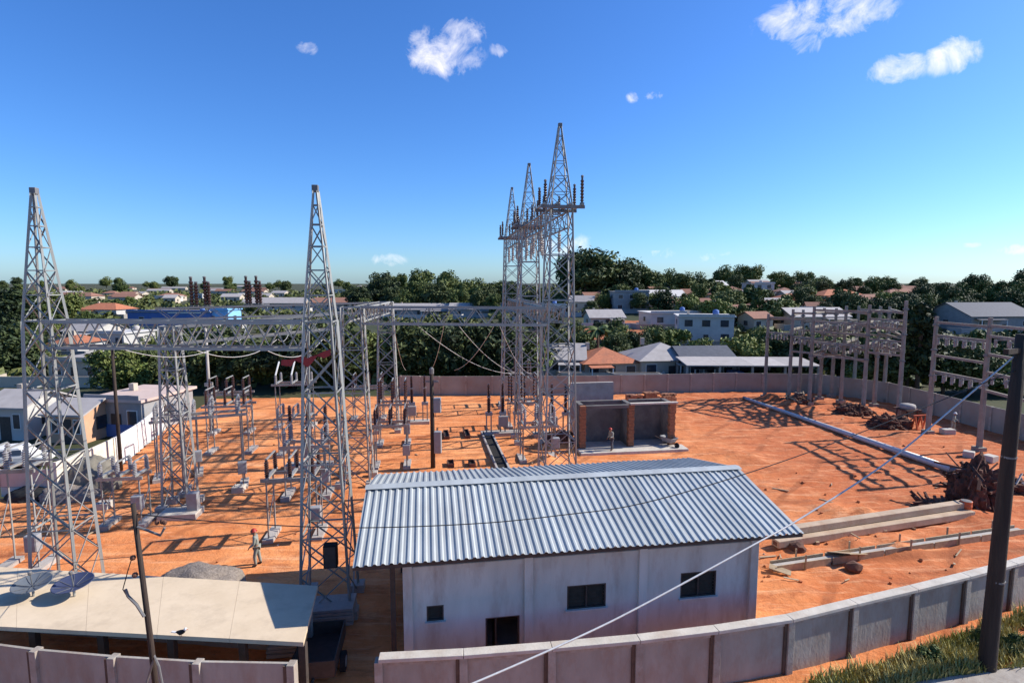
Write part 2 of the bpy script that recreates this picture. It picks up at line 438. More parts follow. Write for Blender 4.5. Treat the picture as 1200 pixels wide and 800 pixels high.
def tag(o, label=None, cat=None, group=None, kind=None):
    if label: o['label'] = label
    if cat: o['category'] = cat
    if group: o['group'] = group
    if kind or cat: o['kind'] = kind or 'thing'
    return o


def thing(name, label, cat, loc=(0, 0, 0), rz=0.0, group=None):
    o = bpy.data.objects.new(name, None); COL.objects.link(o)
    o.empty_display_size = 0.2
    o.location = loc; o.rotation_euler = (0, 0, rz)
    return tag(o, label, cat, group, 'thing')


def copy_tree(o, parent=None):
    c = o.copy(); COL.objects.link(c); c.parent = parent
    for ch in list(o.children): copy_tree(ch, c)
    return c


# shared unit pieces --------------------------------------------------
def angle_unit():
    b = MB(); t = 0.18
    sec = [(-.5, -.5), (.5, -.5), (.5, -.5 + t), (-.5 + t, -.5 + t), (-.5 + t, .5), (-.5, .5)]
    return b.prism(sec, 0, 1)


_units = {}


def unit(kind, m):
    k = (kind, m)
    if k not in _units:
        if kind == 'angle': b = angle_unit()
        elif kind == 'box': b = MB().box((0, 0, .5), (1, 1, 1))
        elif kind == 'rod': b = MB().tube([(0, 0, 0), (0, 0, 1)], 0.5, 8)
        elif kind == 'insulator':
            prof = [(.30, 0), (.30, .04)]
            ns = 7
            for i in range(ns):
                z = .06 + .88 * i / ns
                prof += [(.5, z + .02), (.5, z + .04), (.28, z + .075)]
            prof += [(.3, .96), (.3, 1)]
            b = MB().lathe(prof, 8)
        _units[k] = b.mesh(kind + '_' + m, M[m], kind in ('rod',))
    return _units[k]


def strut(a, b, w, parent, name='brace', m='steel', kind='angle', w2=None):
    a, b = Vector(a), Vector(b); d = b - a
    o = link(name, unit(kind, m), parent)
    o.rotation_mode = 'QUATERNION'
    o.location = a
    o.rotation_quaternion = d.to_track_quat('Z', 'Y')
    o.scale = (w, w2 or w, d.length)
    return o


AX = R(8.0)                               # the yard's own x axis is turned this much
ex, ey = Vector((math.cos(AX), math.sin(AX), 0)), Vector((-math.sin(AX), math.cos(AX), 0))

# ================================================================== SETTING
# terrain to the horizon
b = MB()
ys = [-60, -20, 0, 8, 20, 40, 60, 75] + [80 + 10 * i for i in range(24)] + [340, 400, 480, 600, 800, 1100, 1500, 2200, 3500, 6000, 12000]
xs = [-12000, -5000, -2500, -1400, -900, -650, -500, -400] + list(range(-330, 340, 15)) + [400, 500, 650, 900, 1400, 2500, 5000, 12000]
for y in ys:
    for x in xs: b.v.append((x, y, terrain_h(x, y)))
nx = len(xs)
for j in range(len(ys) - 1):
    for i in range(nx - 1):
        k = j * nx + i; b.f.append((k, k + 1, k + 1 + nx, k + nx)); b.m.append(0)
tag(b.build('terrain', M['terrain'], None, True), kind='structure')

# red earth of the substation yard
SITE = [(-60, 6), (60, 6), (60, 30), (48, 45), (43, 59), (37, 65), (27, 66), (10, 64.2), (-9, 63.8), (-34, 62), (-31.6, 50), (-28, 38), (-27.9, 32.9), (-60, 32.9)]


def inside(x, y, poly):
    r = False; j = len(poly) - 1
    for i in range(len(poly)):
        (xi, yi), (xj, yj) = poly[i][:2], poly[j][:2]
        if (yi > y) != (yj > y) and x < (xj - xi) * (y - yi) / (yj - yi) + xi: r = not r
        j = i
    return r


mounds = []                                # (x, y, radius, height)
for px, py, rr, hh in ((980, 600, 1.0, .35), (930, 640, .8, .2), (1015, 603, .7, .45), (1000, 640, 1.0, .3), (1050, 640, 1.2, .3), (880, 535, 1.5, .2), (950, 480, 1.4, .35),
                       (905, 468, 1.2, .7), (925, 474, 1.0, .6), (1060, 510, 1.6, .3), (1000, 480, 1.5, .6), (640, 540, 1.0, .5), (610, 530, 1.2, .4), (655, 520, 1.2, .7),
                       (1110, 600, 1.2, .3), (930, 690, .9, .15), (850, 530, 2, .15), (1160, 610, 1.4, .3), (1175, 560, 1.5, .3), (985, 500, 1.5, .25)):
    g = G(px, py); mounds.append((g.x, g.y, rr, hh))


def soil_h(x, y):
    p = Vector((x, y, 0))
    h = 0.05 * noise.noise(p * 0.25) + 0.035 * noise.noise(p * 0.9) + 0.018 * noise.noise(p * 2.5)
    rough = sm(8, 16, x) * 1.0 + 0.25
    h += rough * 0.05 * (noise.noise(p * 1.6) + 0.6 * noise.noise(p * 3.7))
    for off in (-0.9, 0.9, 3.1, 4.9):       # vehicle ruts across the yard
        t = (y - 0.14 * x - 30 + 1.2 * math.sin(x * 0.13)) - off
        h -= 0.08 * math.exp(-(t / 0.22) ** 2) - 0.05 * math.exp(-((t - .4) / 0.25) ** 2)
    for mx, my, mr, mh in mounds:
        d2 = ((x - mx) ** 2 + (y - my) ** 2) / (mr * mr)
        if d2 < 6: h += mh * math.exp(-d2 * 1.3) * (1 + 0.5 * noise.noise(p * 2.2))
    return h


b = MB(); idx = {}
step = 0.3
nxs, nys = int(108 / step), int(61 / step)
ins = [[inside(-56 + i * step, 6.2 + j * step, SITE) for i in range(nxs)] for j in range(nys)]
for j in range(nys - 1):
    for i in range(nxs - 1):
        if ins[j][i] and ins[j][i + 1] and ins[j + 1][i] and ins[j + 1][i + 1]:
            q = []
            for a, c in ((i, j), (i + 1, j), (i + 1, j + 1), (i, j + 1)):
                if (a, c) not in idx:
                    x, y = -56 + a * step, 6.2 + c * step
                    idx[(a, c)] = len(b.v); b.v.append((x, y, soil_h(x, y)))
                q.append(idx[(a, c)])
            b.f.append(tuple(q)); b.m.append(0)
tag(b.build('red_soil_yard', M['soil'], None, True), kind='structure')

# pavement by the street corner
p0, p1 = G(1086, 800), G(1204, 782)
dv = (p1 - p0).normalized(); nv = Vector((dv.y, -dv.x, 0))
b = MB().prism([p0 - dv * 6, p1 + dv * 6, p1 + dv * 6 + nv * 5, p0 - dv * 6 + nv * 5], -0.3, 0.13)
tag(b.build('pavement', M['paving'], None, bevel=0.02), kind='structure')


# ================================================================== WALLS
def wall(name, label, pts, h, post_w, panel_m, post_m='post', cap_m=None, z0=-0.35, panel_t=0.08, over=0.0, rows=1):
    """Precast wall: a post at every point, a panel between each two, caps over the panels."""
    o = thing(name, label, 'wall', (pts[0][0], pts[0][1], 0))
    org = Vector((pts[0][0], pts[0][1], 0))
    P = [Vector((p[0], p[1], 0)) - org for p in pts]
    for i, p in enumerate(P):
        d = (P[min(i + 1, len(P) - 1)] - P[max(i - 1, 0)]).normalized()
        q = Matrix.Rotation(math.atan2(d.y, d.x), 3, 'Z')
        MB().box(p + Vector((0, 0, (h + z0) / 2)), (post_w, post_w * 1.25, h - z0), q).build('post', M[post_m], o, bevel=0.012 if post_w > .2 else 0)
    for i in range(len(P) - 1):
        d = P[i + 1] - P[i]; ln = d.length; u = d.normalized()
        q = Matrix.Rotation(math.atan2(d.y, d.x), 3, 'Z')
        m = (P[i] + P[i + 1]) / 2
        pl = ln - post_w * 0.8
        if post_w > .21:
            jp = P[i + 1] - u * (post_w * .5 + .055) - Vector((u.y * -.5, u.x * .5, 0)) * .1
            MB().box(jp + Vector((0, 0, (h + z0) / 2 - .02)), (.11, .10, h - z0 - .06), q).build('post_shadow_strip', M['post_shadow'], o)  # thin dark strip added as the painted shadow of the next post
        for r in range(rows):
            za, zb = z0 + (h - 0.004 - z0) * r / rows, z0 + (h - 0.004 - z0) * (r + 1) / rows - (0.012 if r < rows - 1 else 0)
            MB().box(m + Vector((0, 0, (za + zb) / 2)), (pl, panel_t, zb - za), q).build('panel', M[panel_m], o)
        if cap_m:
            MB().box(m + Vector((0, 0, h + 0.06)), (ln - 0.01, post_w * 1.45, 0.12), q).build('cap', M[cap_m], o, bevel=0.015)
            MB().box(m + Vector((0, 0, h - 0.07)), (pl, panel_t * 2.2, 0.13), q).build('edge_beam', M[post_m], o)
    return o


def spaced(pts, sp):
    out = [Vector(pts[0])]
    for a, c in zip(pts, pts[1:]):
        a, c = Vector(a), Vector(c); n = max(1, round((c - a).length / sp))
        out += [a.lerp(c, k / n) for k in range(1, n + 1)]
    return out


near_r = [G(x, y, 1.98) for x, y in ((444, 768), (543, 763), (646, 755), (748, 746), (839, 735), (925, 722), (1000, 704), (1071, 687.5), (1132, 672.5), (1187, 658), (1240, 643), (1300, 624))]
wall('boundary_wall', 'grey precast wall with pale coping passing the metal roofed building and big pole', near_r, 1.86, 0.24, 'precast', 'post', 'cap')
near_l = [G(x, y, 2.3) for x, y in ((-150, 733), (-50, 748), (42, 760), (133, 768), (232, 774), (342, 776))]
near_l = [Vector((p.x, p.y, 0)) for p in near_l]
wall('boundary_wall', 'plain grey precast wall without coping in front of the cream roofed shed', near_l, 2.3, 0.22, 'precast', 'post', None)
back = [G(x, y) for x, y in ((470, 462), (515, 463), (700, 462), (862, 458))]
wall('boundary_wall', 'long pale precast wall closing the far end of the red yard', spaced(back, 3.0), 2.25, 0.2, 'precast_far', 'post', None)
side = [G(862, 458), G(955, 459), G(1040, 471), G(1200, 516), (43.5, 36, 0), (44, 28, 0)]
wall('boundary_wall', 'brown shaded precast wall beside the tall concrete frames', spaced(side, 3.0), 2.2, 0.2, 'precast_far', 'post', None)
lw = [(-31.9, 50.5), (-30.6, 46.3), (-29.2, 42.2), (-28.3, 38.6)]
wall('boundary_wall', 'white slatted wall beside the switchgear, ending at the dark thin pole', lw, 2.1, 0.16, 'white_paint', 'white_paint', None)
lw = [(-28.15, 38.2), (-27.9, 35.6), (-27.92, 32.95)]
wall('boundary_wall', 'cream and pale teal wall behind the tarp covered mound', lw, 2.15, 0.16, 'cream_wall', 'cream_wall', None)
lw = [(-28.3, 32.9), (-31.4, 32.9), (-34.5, 32.9), (-38, 32.9)]
wall('boundary_wall', 'low pinkish wall with a teal foot beyond the tower with two dishes', lw, 1.7, 0.16, 'pink_wall', 'pink_wall', None, z0=0.62)
o = bpy.data.objects['boundary_wall.006']
for i in range(3):
    MB().box((-1.55 - 3.15 * i, 0, 0.3), (2.95, 0.1, 0.6)).build('teal_base', M['teal_wall'], o)

# ================================================================== MAIN BUILDING
EAVE = 4.2
A0, A1, F0, F1 = [G(x, y, EAVE) for x, y in ((413, 665), (943, 625), (442, 553), (820, 539))]
ux = (A1 - A0); ROOF_L = ux.length; ux.normalize(); uy = Vector((-ux.y, ux.x, 0))
ROOF_W = ((F0 - A0).dot(uy) + (F1 - A1).dot(uy)) / 2
brz = math.atan2(ux.y, ux.x)
bld = thing('metal_roofed_building', 'whitewashed single storey building under a long corrugated grey metal gable roof', 'building', (A0.x, A0.y, 0), brz)
RIDGE = EAVE + 0.98
ny = 6


def roof_sheet(x0, x1, near, m):
    """one corrugated sheet from eave to ridge, trapezoid-ish ribs"""
    b = MB(); rib = 0.262; pts = []
    x = x0
    k0 = round(x0 / rib)
    n = int(round((x1 - x0) / rib))
    for i in range(n):
        for fx, z in ((0.0, 0.0), (0.26, 0.0), (0.42, 0.05), (0.66, 0.05), (0.84, 0.0)):
            pts.append((x0 + (i + fx) * rib, z))
    pts.append((x0 + n * rib + 0.03, 0.004))
    ya, yb = (0.0, ROOF_W / 2) if near else (ROOF_W, ROOF_W / 2)
    for j in range(ny + 1):
        t = j / ny
        for x, z in pts:
            sag = 0.012 * math.sin(x * 1.7 + t * 5)
            b.v.append((x, ya + (yb - ya) * t, EAVE + (RIDGE - EAVE) * t + z + sag))
    w = len(pts)
    for j in range(ny):
        for i in range(w - 1):
            k = j * w + i
            q = (k, k + 1, k + 1 + w, k + w)
            b.f.append(q if near else tuple(reversed(q))); b.m.append(0)
    return b


rib = 0.262
nsheets = 10
nr = int(ROOF_L / rib)
per = nr / nsheets
edges = [round(per * i) * rib for i in range(nsheets + 1)]
for i in range(nsheets):
    for near in (True, False):
        o = roof_sheet(edges[i], edges[i + 1], near, None).build('roof_sheet', M['zinc'], bld)
        s = o.modifiers.new('thick', 'SOLIDIFY'); s.thickness = 0.006; s.offset = -1
        o.location.z = 0.004 * (i % 2)
b = MB()
for s_ in (-1, 1):
    b.add([(-.02, ROOF_W / 2, RIDGE + .075), (edges[-1] + .05, ROOF_W / 2, RIDGE + .075), (edges[-1] + .05, ROOF_W / 2 + s_ * .28, RIDGE + 0.02), (-.02, ROOF_W / 2 + s_ * .28, RIDGE + 0.02)],
          [(0, 1, 2, 3) if s_ > 0 else (3, 2, 1, 0)])
b.build('ridge_cap', M['zinc'], bld)
WY0, WY1 = 0.62, ROOF_W - 0.6
WT = EAVE - 0.12
# front wall with real openings: windows and door in yard coordinates (x along the wall, z up)
def wall_px(px, py):                       # point on the front wall plane seen at a pixel of the photograph
    d = ray(px, py); pl = A0 + uy * WY0; t = (pl - Vector((0, 0, CAM_H))).dot(uy) / d.dot(uy)
    p = Vector((0, 0, CAM_H)) + d * t
    return (p - A0).dot(ux), p.z


px_pil = [wall_px(478, 700)[0], wall_px(619, 700)[0], wall_px(752, 690)[0], wall_px(882, 660)[0]]
WX0, WX1 = px_pil[0] - .148, px_pil[3] + .148


def rect(x0, y0, x1, y1):
    a, c = wall_px(x0, y0), wall_px(x1, y1)
    e, f = wall_px(x0, y1), wall_px(x1, y0)
    return (a[0] + e[0]) / 2, (e[1] + c[1]) / 2, (c[0] + f[0]) / 2, (a[1] + f[1]) / 2


wx_small = rect(500, 709, 520, 727)
wx_a = rect(664.5, 684.5, 710, 712)
wx_b = rect(797.5, 669.5, 839, 698.5)
dr = rect(569, 722, 609, 760)
dr = (dr[0], 0.0, dr[2], dr[3])
opens = sorted([wx_small, wx_a, wx_b, dr], key=lambda q: q[0])
b = MB(); x = WX0; T = 0.2
for x0, z0, x1, z1 in opens:
    b.box(((x + x0) / 2, WY0 + T / 2, WT / 2 - .15), (x0 - x, T, WT + .3))
    if z0 > 0.01: b.box(((x0 + x1) / 2, WY0 + T / 2, z0 / 2 - .15), (x1 - x0, T, z0 + .3))
    b.box(((x0 + x1) / 2, WY0 + T / 2, (z1 + WT) / 2), (x1 - x0, T, WT - z1))
    x = x1
b.box(((x + WX1) / 2, WY0 + T / 2, WT / 2 - .15), (WX1 - x, T, WT + .3))
b.build('front_wall', M['plaster'], bld)
MB().box(((WX0 + WX1) / 2, WY1 - .1, WT / 2 - .15), (WX1 - WX0, .2, WT + .3)).build('rear_wall', M['plaster'], bld)
for xx in (WX0 + .1, WX1 - .1):
    pr_ = [(WY0 + .2, -.3), (WY1 - .2, -.3), (WY1 - .2, WT), (ROOF_W / 2, WT + .86), (WY0 + .2, WT)]
    vs = [(xx - .1, y, z) for y, z in pr_] + [(xx + .1, y, z) for y, z in pr_]
    MB().add(vs, [(4, 3, 2, 1, 0), (5, 6, 7, 8, 9)] + [(i, (i + 1) % 5, 5 + (i + 1) % 5, 5 + i) for i in range(5)]).build('gable_wall', M['plaster'], bld)
MB().box(((WX0 + WX1) / 2, (WY0 + WY1) / 2, 0.02), (WX1 - WX0 - .5, WY1 - WY0 - .5, .1)).build('floor_slab', M['concrete'], bld)
for q in px_pil:
    MB().box((q, WY0 - .05, WT / 2 - .15), (.3, .14, WT + .296)).build('pilaster', M['plaster'], bld, bevel=.01)
MB().box(((WX0 + WX1) / 2, WY0 - .02, EAVE - .52), (WX1 - WX0 - .02, .05, .16)).build('tie_beam', M['plaster'], bld)
for x0, z0, x1, z1 in (wx_small, wx_a, wx_b):
    f = MB(); t = .05
    f.box(((x0 + x1) / 2, WY0 + .06, z0 + t / 2), (x1 - x0, .1, t)).box(((x0 + x1) / 2, WY0 + .06, z1 - t / 2), (x1 - x0, .1, t))
    f.box((x0 + t / 2, WY0 + .06, (z0 + z1) / 2), (t, .1, z1 - z0 - 2 * t)).box((x1 - t / 2, WY0 + .06, (z0 + z1) / 2), (t, .1, z1 - z0 - 2 * t))
    if x1 - x0 > .9: f.box(((x0 + x1) / 2, WY0 + .062, (z0 + z1) / 2), (t, .09, z1 - z0 - 2 * t))
    fr = f.build('window', M['frame_dark'], bld)
    nsl = max(3, int((z1 - z0) / .13))
    for i in range(nsl):
        zz = z0 + t + (z1 - z0 - 2 * t) * (i + .5) / nsl
        MB().box(((x0 + x1) / 2, WY0 + .12, zz), (x1 - x0 - 2 * t, .012, .12), Matrix.Rotation(R(-38), 3, 'X')).build('slat', M['louvre'], fr)
    MB().box(((x0 + x1) / 2, WY0 - .03, z0 - .03), (x1 - x0 + .12, .1, .05)).build('sill', M['plaster'], fr)
x0, z0, x1, z1 = dr
f = MB(); t = .06
f.box((x0 + t / 2, WY0 + .1, z1 / 2), (t, .12, z1)).box((x1 - t / 2, WY0 + .1, z1 / 2), (t, .12, z1)).box(((x0 + x1) / 2, WY0 + .1, z1 - t / 2), (x1 - x0 - 2 * t, .12, t))
f.build('door_frame', M['frame_dark'], bld)
d_ = MB().box(((x0 + x1) / 2 - .22, WY0 + .55, z1 / 2), (.05, .8, z1 - .12)).build('door', M['frame_dark'], bld)
MB().box(((x0 + x1) / 2 - .17, WY0 + .85, 1.0), (.06, .03, .1)).build('handle', M['steel'], d_)
# fascia, rafters under the overhangs, porch post on the open side
MB().box((edges[-1] / 2, .05, EAVE - .07), (edges[-1], .05, .11)).build('fascia', M['frame_dark'], bld)
MB().box((edges[-1] / 2, ROOF_W - .05, EAVE - .07), (edges[-1], .05, .11)).build('fascia', M['frame_dark'], bld)
for xx in (.06, 1.0, ROOF_L - .9, edges[-1] - .06):
    b = MB()
    b.bar((xx, .1, EAVE - .08), (xx, ROOF_W / 2, RIDGE - .1), .06, .12).bar((xx, ROOF_W / 2, RIDGE - .1), (xx, ROOF_W - .1, EAVE - .08), .06, .12)
    b.build('rafter', M['frame_dark'], bld)
for yy in (.9, ROOF_W - 1.2):
    MB().box((1.15, yy, EAVE / 2), (.16, .16, EAVE - .1 + (0.2 if yy < 2 else .3))).build('porch_post', M['frame_dark'], bld)

# ================================================================== CREAM ROOFED SHED
zn, zf = 2.42, 2.15
n0, n1 = G(-60, 735, zn), G(356, 757, zn)
f1, f0 = G(373, 690, zf), G(-60, 664, zf)
sh = thing('flat_roofed_shed', 'long low shed with a stained cream slab roof and dark open front', 'shed', (n1.x, n1.y, 0))
o0 = Vector((n1.x, n1.y, 0))
ns = 5
for i in range(ns):
    a, c = n0.lerp(n1, i / ns) - o0, n0.lerp(n1, (i + 1) / ns - .0006) - o0
    e, f = f0.lerp(f1, (i + 1) / ns - .0006) - o0, f0.lerp(f1, i / ns) - o0
    dz = Vector((0, 0, .13))
    MB().add([a, c, e, f, a + dz, c + dz, e + dz, f + dz], [(3, 2, 1, 0), (4, 5, 6, 7), (0, 1, 5, 4), (1, 2, 6, 5), (2, 3, 7, 6), (3, 0, 4, 7)]).build('roof_slab', M['cream'], sh)
for t0, t1 in ((0, .999),):
    a, c = f0.lerp(f1, .01) - o0, f0.lerp(f1, .99) - o0
    a.z = c.z = (zf - .2) / 2
    MB().bar(a - Vector((0, .35, 0)), c - Vector((0, .35, 0)), .15, zf - .02).build('back_wall', M['concrete'], sh)
for t in (.22, .42, .62, .82, .985):
    p = n0.lerp(n1, t) - o0; MB().box((p.x, p.y + .35, zn / 2 - .1), (.2, .2, zn - .1)).build('pillar', M['frame_dark'], sh)
for t in (.22, .62, .985):
    p, q = n0.lerp(n1, t) - o0, f0.lerp(f1, t) - o0
    MB().bar((p.x, p.y + .5, zn - .1), (q.x, q.y - .5, zf - .02), .12, .16).build('beam', M['frame_dark'], sh)


# ================================================================== LATTICE TOWERS
def tower(label, x, y, base_w, mid_w, mid_z, top_z, n_low, n_up, group, leg=0.13, br=0.055, top_w=0.26):
    o = thing('lattice_tower', label, 'tower', (x, y, 0), AX, group)

    def w(z):
        return base_w + (mid_w - base_w) * z / mid_z if z <= mid_z else mid_w + (top_w - mid_w) * (z - mid_z) / (top_z - mid_z)
    cs = ((-1, -1), (1, -1), (1, 1), (-1, 1))

    def P(k, z): return Vector((cs[k % 4][0] * w(z) / 2, cs[k % 4][1] * w(z) / 2, z))
    for k in range(4):
        strut(P(k, -.1), P(k, mid_z), leg, o, 'leg').rotation_quaternion = (P(k, mid_z) - P(k, -.1)).to_track_quat('Z', 'Y') @ Quaternion((0, 0, 1), R(90 * k))
        if top_z > mid_z:
            strut(P(k, mid_z), P(k, top_z), leg * .75, o, 'peak_leg').rotation_quaternion = (P(k, top_z) - P(k, mid_z)).to_track_quat('Z', 'Y') @ Quaternion((0, 0, 1), R(90 * k))
        g = P(k, 0); MB().box((g.x, g.y, .1), (.55, .55, .5)).build('footing', M['concrete'], o, bevel=.02)
    zs = [mid_z * (i / n_low) ** 0.92 for i in range(n_low + 1)]
    for i in range(n_low):
        for k in range(4):
            strut(P(k, zs[i]), P(k + 1, zs[i + 1]), br, o)
            strut(P(k + 1, zs[i]), P(k, zs[i + 1]), br, o)
        if i % 2 == 1 or i == n_low - 1:
            for k in range(4): strut(P(k, zs[i + 1]), P(k + 1, zs[i + 1]), br * 1.15, o, 'horizontal_brace')
    if top_z > mid_z:
        zu = [mid_z + (top_z - mid_z) * (1 - (1 - i / n_up) ** 1.25) for i in range(n_up + 1)]
        for i in range(n_up):
            for k in range(4):
                if i < n_up - 1:
                    strut(P(k + (i % 2), zu[i]), P(k + 1 - (i % 2), zu[i + 1]), br * .85, o)
                    if i < 2: strut(P(k + 1 - (i % 2), zu[i]), P(k + (i % 2), zu[i + 1]), br * .85, o)
                strut(P(k, zu[i + 1]), P(k + 1, zu[i + 1]), br * .8, o, 'horizontal_brace')
        MB().box((0, 0, top_z + .09), (top_w + .08, top_w + .08, .26)).build('peak_plate', M['steel_dark'], o, bevel=.02)
    return o


gT = 'steel lattice towers of the substation'
TA = tower('tall pointed lattice tower rising behind the two satellite dishes', -18.45, 21.9, 1.75, 1.0, 11.55, 16.45, 8, 6, gT, .12, .05, .15)
TB = tower('tall pointed lattice tower with red rag strip and dark box, beside the metal roofed building', -7.4, 21.35, 1.95, 1.05, 11.55, 16.45, 8, 6, gT, .12, .05, .15)
TE = tower('shorter flat topped lattice tower standing among pale switch platforms', -19.4, 31.3, 1.4, .8, 10.6, 10.6, 8, 0, gT)
TC1 = tower('flat topped lattice tower holding the beam nearer the pointed tower with the red rag', -10.2, 35.4, 1.9, 1.25, 11.5, 11.5, 8, 0, gT)
TC2 = tower('flat topped lattice tower behind dark insulator columns, in front of the dense trees', -11.0, 48.2, 1.8, 1.2, 11.4, 11.4, 8, 0, gT)
TD1 = tower('tallest and closest tower of the row of three with spires behind the metal roof', 2.85, 34.0, 2.05, 1.35, 17.4, 22.2, 12, 6, gT, .12, .05, .15)
TD2 = tower('middle tower of the row of three with spires behind the metal roof', 1.35, 45.0, 2.05, 1.35, 17.4, 22.2, 12, 6, gT, .12, .05, .15)
TD3 = tower('last and smallest looking tower of the row of three with spires', 0.0, 56.0, 2.05, 1.35, 17.4, 22.2, 12, 6, gT, .12, .05, .15)


def lattice_beam(label, p0, p1, w, h, n, ch=0.11, br=0.05):
    p0, p1 = Vector(p0), Vector(p1)
    o = thing('lattice_beam', label, 'beam', p0)
    d = p1 - p0; u = d.normalized(); s = Vector((-u.y, u.x, 0)).normalized() * w / 2; v = Vector((0, 0, h))
    for sg in (-1, 1):
        strut(s * sg, d + s * sg, ch, o, 'chord'); strut(s * sg + v, d + s * sg + v, ch * 1.25, o, 'chord')
    for i in range(n):
        a, c = d * (i / n), d * ((i + 1) / n); m = (a + c) / 2
        for sg in (-1, 1):
            strut(a + s * sg + v, m + s * sg, br, o); strut(m + s * sg, c + s * sg + v, br, o)
        strut(a - s + v, c + s + v, br, o); strut(a - s, c + s, br, o)
        if i: strut(a + s + v, a - s + v, br, o)
    return o


lattice_beam('lattice beam joining the two tall pointed towers over the switchgear', (-18.2, 21.95, 10.5), (-7.95, 21.4, 10.5), .9, 1.02, 9)
lattice_beam('long lattice beam crossing before the dense trees to the row of three spires', (-9.6, 35.4, 10.45), (2.15, 34.1, 10.45), .9, 1.05, 8)
lattice_beam('lattice beam between the two flat topped towers behind the pointed tower', (-18.9, 31.4, 9.6), (-10.8, 35.2, 10.2), .9, .95, 7)
lattice_beam('lattice beam running away from the viewer between the two flat topped towers by the trees', (-10.25, 36.0, 10.5), (-10.95, 47.6, 10.5), .9, .9, 9)
lattice_beam('distant lattice beam carrying dark upright bushings over the blue shop', (-27.5, 43.0, 10.2), (-11.5, 48.0, 10.5), .8, .85, 9)
lattice_beam('high lattice beam between the closest and the middle spire', (2.75, 34.75, 16.4), (1.45, 44.25, 16.4), 1.3, 1.0, 7)
lattice_beam('high lattice beam between the middle and the last spire', (1.25, 45.75, 16.4), (0.1, 55.25, 16.4), 1.3, 1.0, 7)
lattice_beam('lower lattice beam between the closest and the middle spire', (2.75, 34.85, 10.5), (1.5, 44.15, 10.5), 1.2, .95, 7)
lattice_beam('lower lattice beam between the middle and the last spire', (1.25, 45.85, 10.5), (0.1, 55.15, 10.5), 1.2, .95, 7)


def insulator_column(name, label, loc, h, r, group, m='porcelain', cap=True):
    o = thing(name, label, 'insulator', loc, 0, group)
    MB().box((0, 0, .03), (r * 2.2, r * 2.2, .06)).build('base_plate', M['steel_dark'], o)
    i = link('insulator', unit('insulator', m), o); i.location = (0, 0, .06); i.scale = (r * 2, r * 2, h - .12)
    if cap: MB().lathe([(r * .8, h - .06), (r * .8, h), (r * .3, h + .05)], 8).build('terminal', M['steel_dark'], o)
    return o


# dark bushings on the platforms of the three spires
gI = 'dark insulator columns on the high platforms'
for tw, nm in ((TD1, 'closest'), (TD2, 'middle'), (TD3, 'last')):
    b0 = Vector(tw.location)
    pl = thing('platform', f'steel switch platform on top of the {nm} spire tower', 'platform', (b0.x, b0.y, 17.4), AX)
    for yy in (-.95, .95):
        MB().box((0.0, yy, .06), (2.6, .14, .18)).build('girder', M['steel_dark'], pl)
    for xx in (-1.15, -.4, .4, 1.15):
        MB().box((xx, 0, .19), (.14, 2.3, .1)).build('joist', M['steel'], pl)
    for q, (sx, sy, hh) in enumerate(((-1.05, -.9, 1.3), (1.15, -.9, 1.6), (-1.05, .9, 1.15), (1.15, .9, 1.4))):
        p = b0 + ex * sx + ey * sy
        insulator_column('insulator_column', f'dark upright insulator column on the platform of the {nm} spire tower', (p.x, p.y, 17.65), hh, .11, gI)
NTH = ('first', 'second', 'third', 'fourth', 'fifth', 'sixth', 'seventh', 'eighth')
for a, c, n, sp in ((Vector((2.7, 35.6, 17.45)), Vector((1.5, 43.5, 17.45)), 4, 'closest'), (Vector((1.2, 46.5, 17.45)), Vector((.15, 54.6, 17.45)), 4, 'middle')):
    for i in range(n):
        p = a.lerp(c, (i + .5) / n)
        for s in (-.5, .5):
            insulator_column('insulator_column', f'{NTH[i]} dark insulator on the {"town" if s < 0 else "firewall"} side of the high beam past the {sp} spire', p + Vector((s, 0, .02)), 1.1, .10, gI)
# hanging strings under the high beams
gS = 'insulator strings hanging under the high beams'
for a, c, n, sp in ((Vector((2.7, 35.6, 16.35)), Vector((1.5, 43.5, 16.35)), 3, 'closest'), (Vector((1.2, 46.5, 16.35)), Vector((.15, 54.6, 16.35)), 3, 'middle')):
    for i in range(n):
        p = a.lerp(c, (i + .5) / n)
        for s in (-.6, .6):
            o = thing('insulator_string', f'{NTH[i]} insulator string hanging on the {"town" if s < 0 else "firewall"} side below the high beam past the {sp} spire', 'insulator', p + Vector((s, 0, 0)), 0, gS)
            k = link('insulator', unit('insulator', 'glass_ins'), o); k.location = (0, 0, -1.3); k.scale = (.26, .26, 1.3)
            MB().tube([(0, 0, -1.3), (0, 0, -1.5)], .03, 6).build('clamp', M['steel_dark'], o)
# bushings over the distant beam
a, c = Vector((-27.5, 43.0, 11.15)), Vector((-11.5, 48.0, 11.45))
for i, px in enumerate((226, 231, 242, 246, 290, 294, 302, 306)):
    t = 0
    best = min(range(400), key=lambda k: abs((a.lerp(c, k / 400).x / a.lerp(c, k / 400).y) - ((px - 600) / FOC) * 1.0))
    p = a.lerp(c, best / 400)
    insulator_column('insulator_column', f'{NTH[i]} dark bushing on the distant beam counting from the blue shop end', p, 2.3 if i % 2 == 0 else 1.9, .17, 'dark bushings on the distant beam')

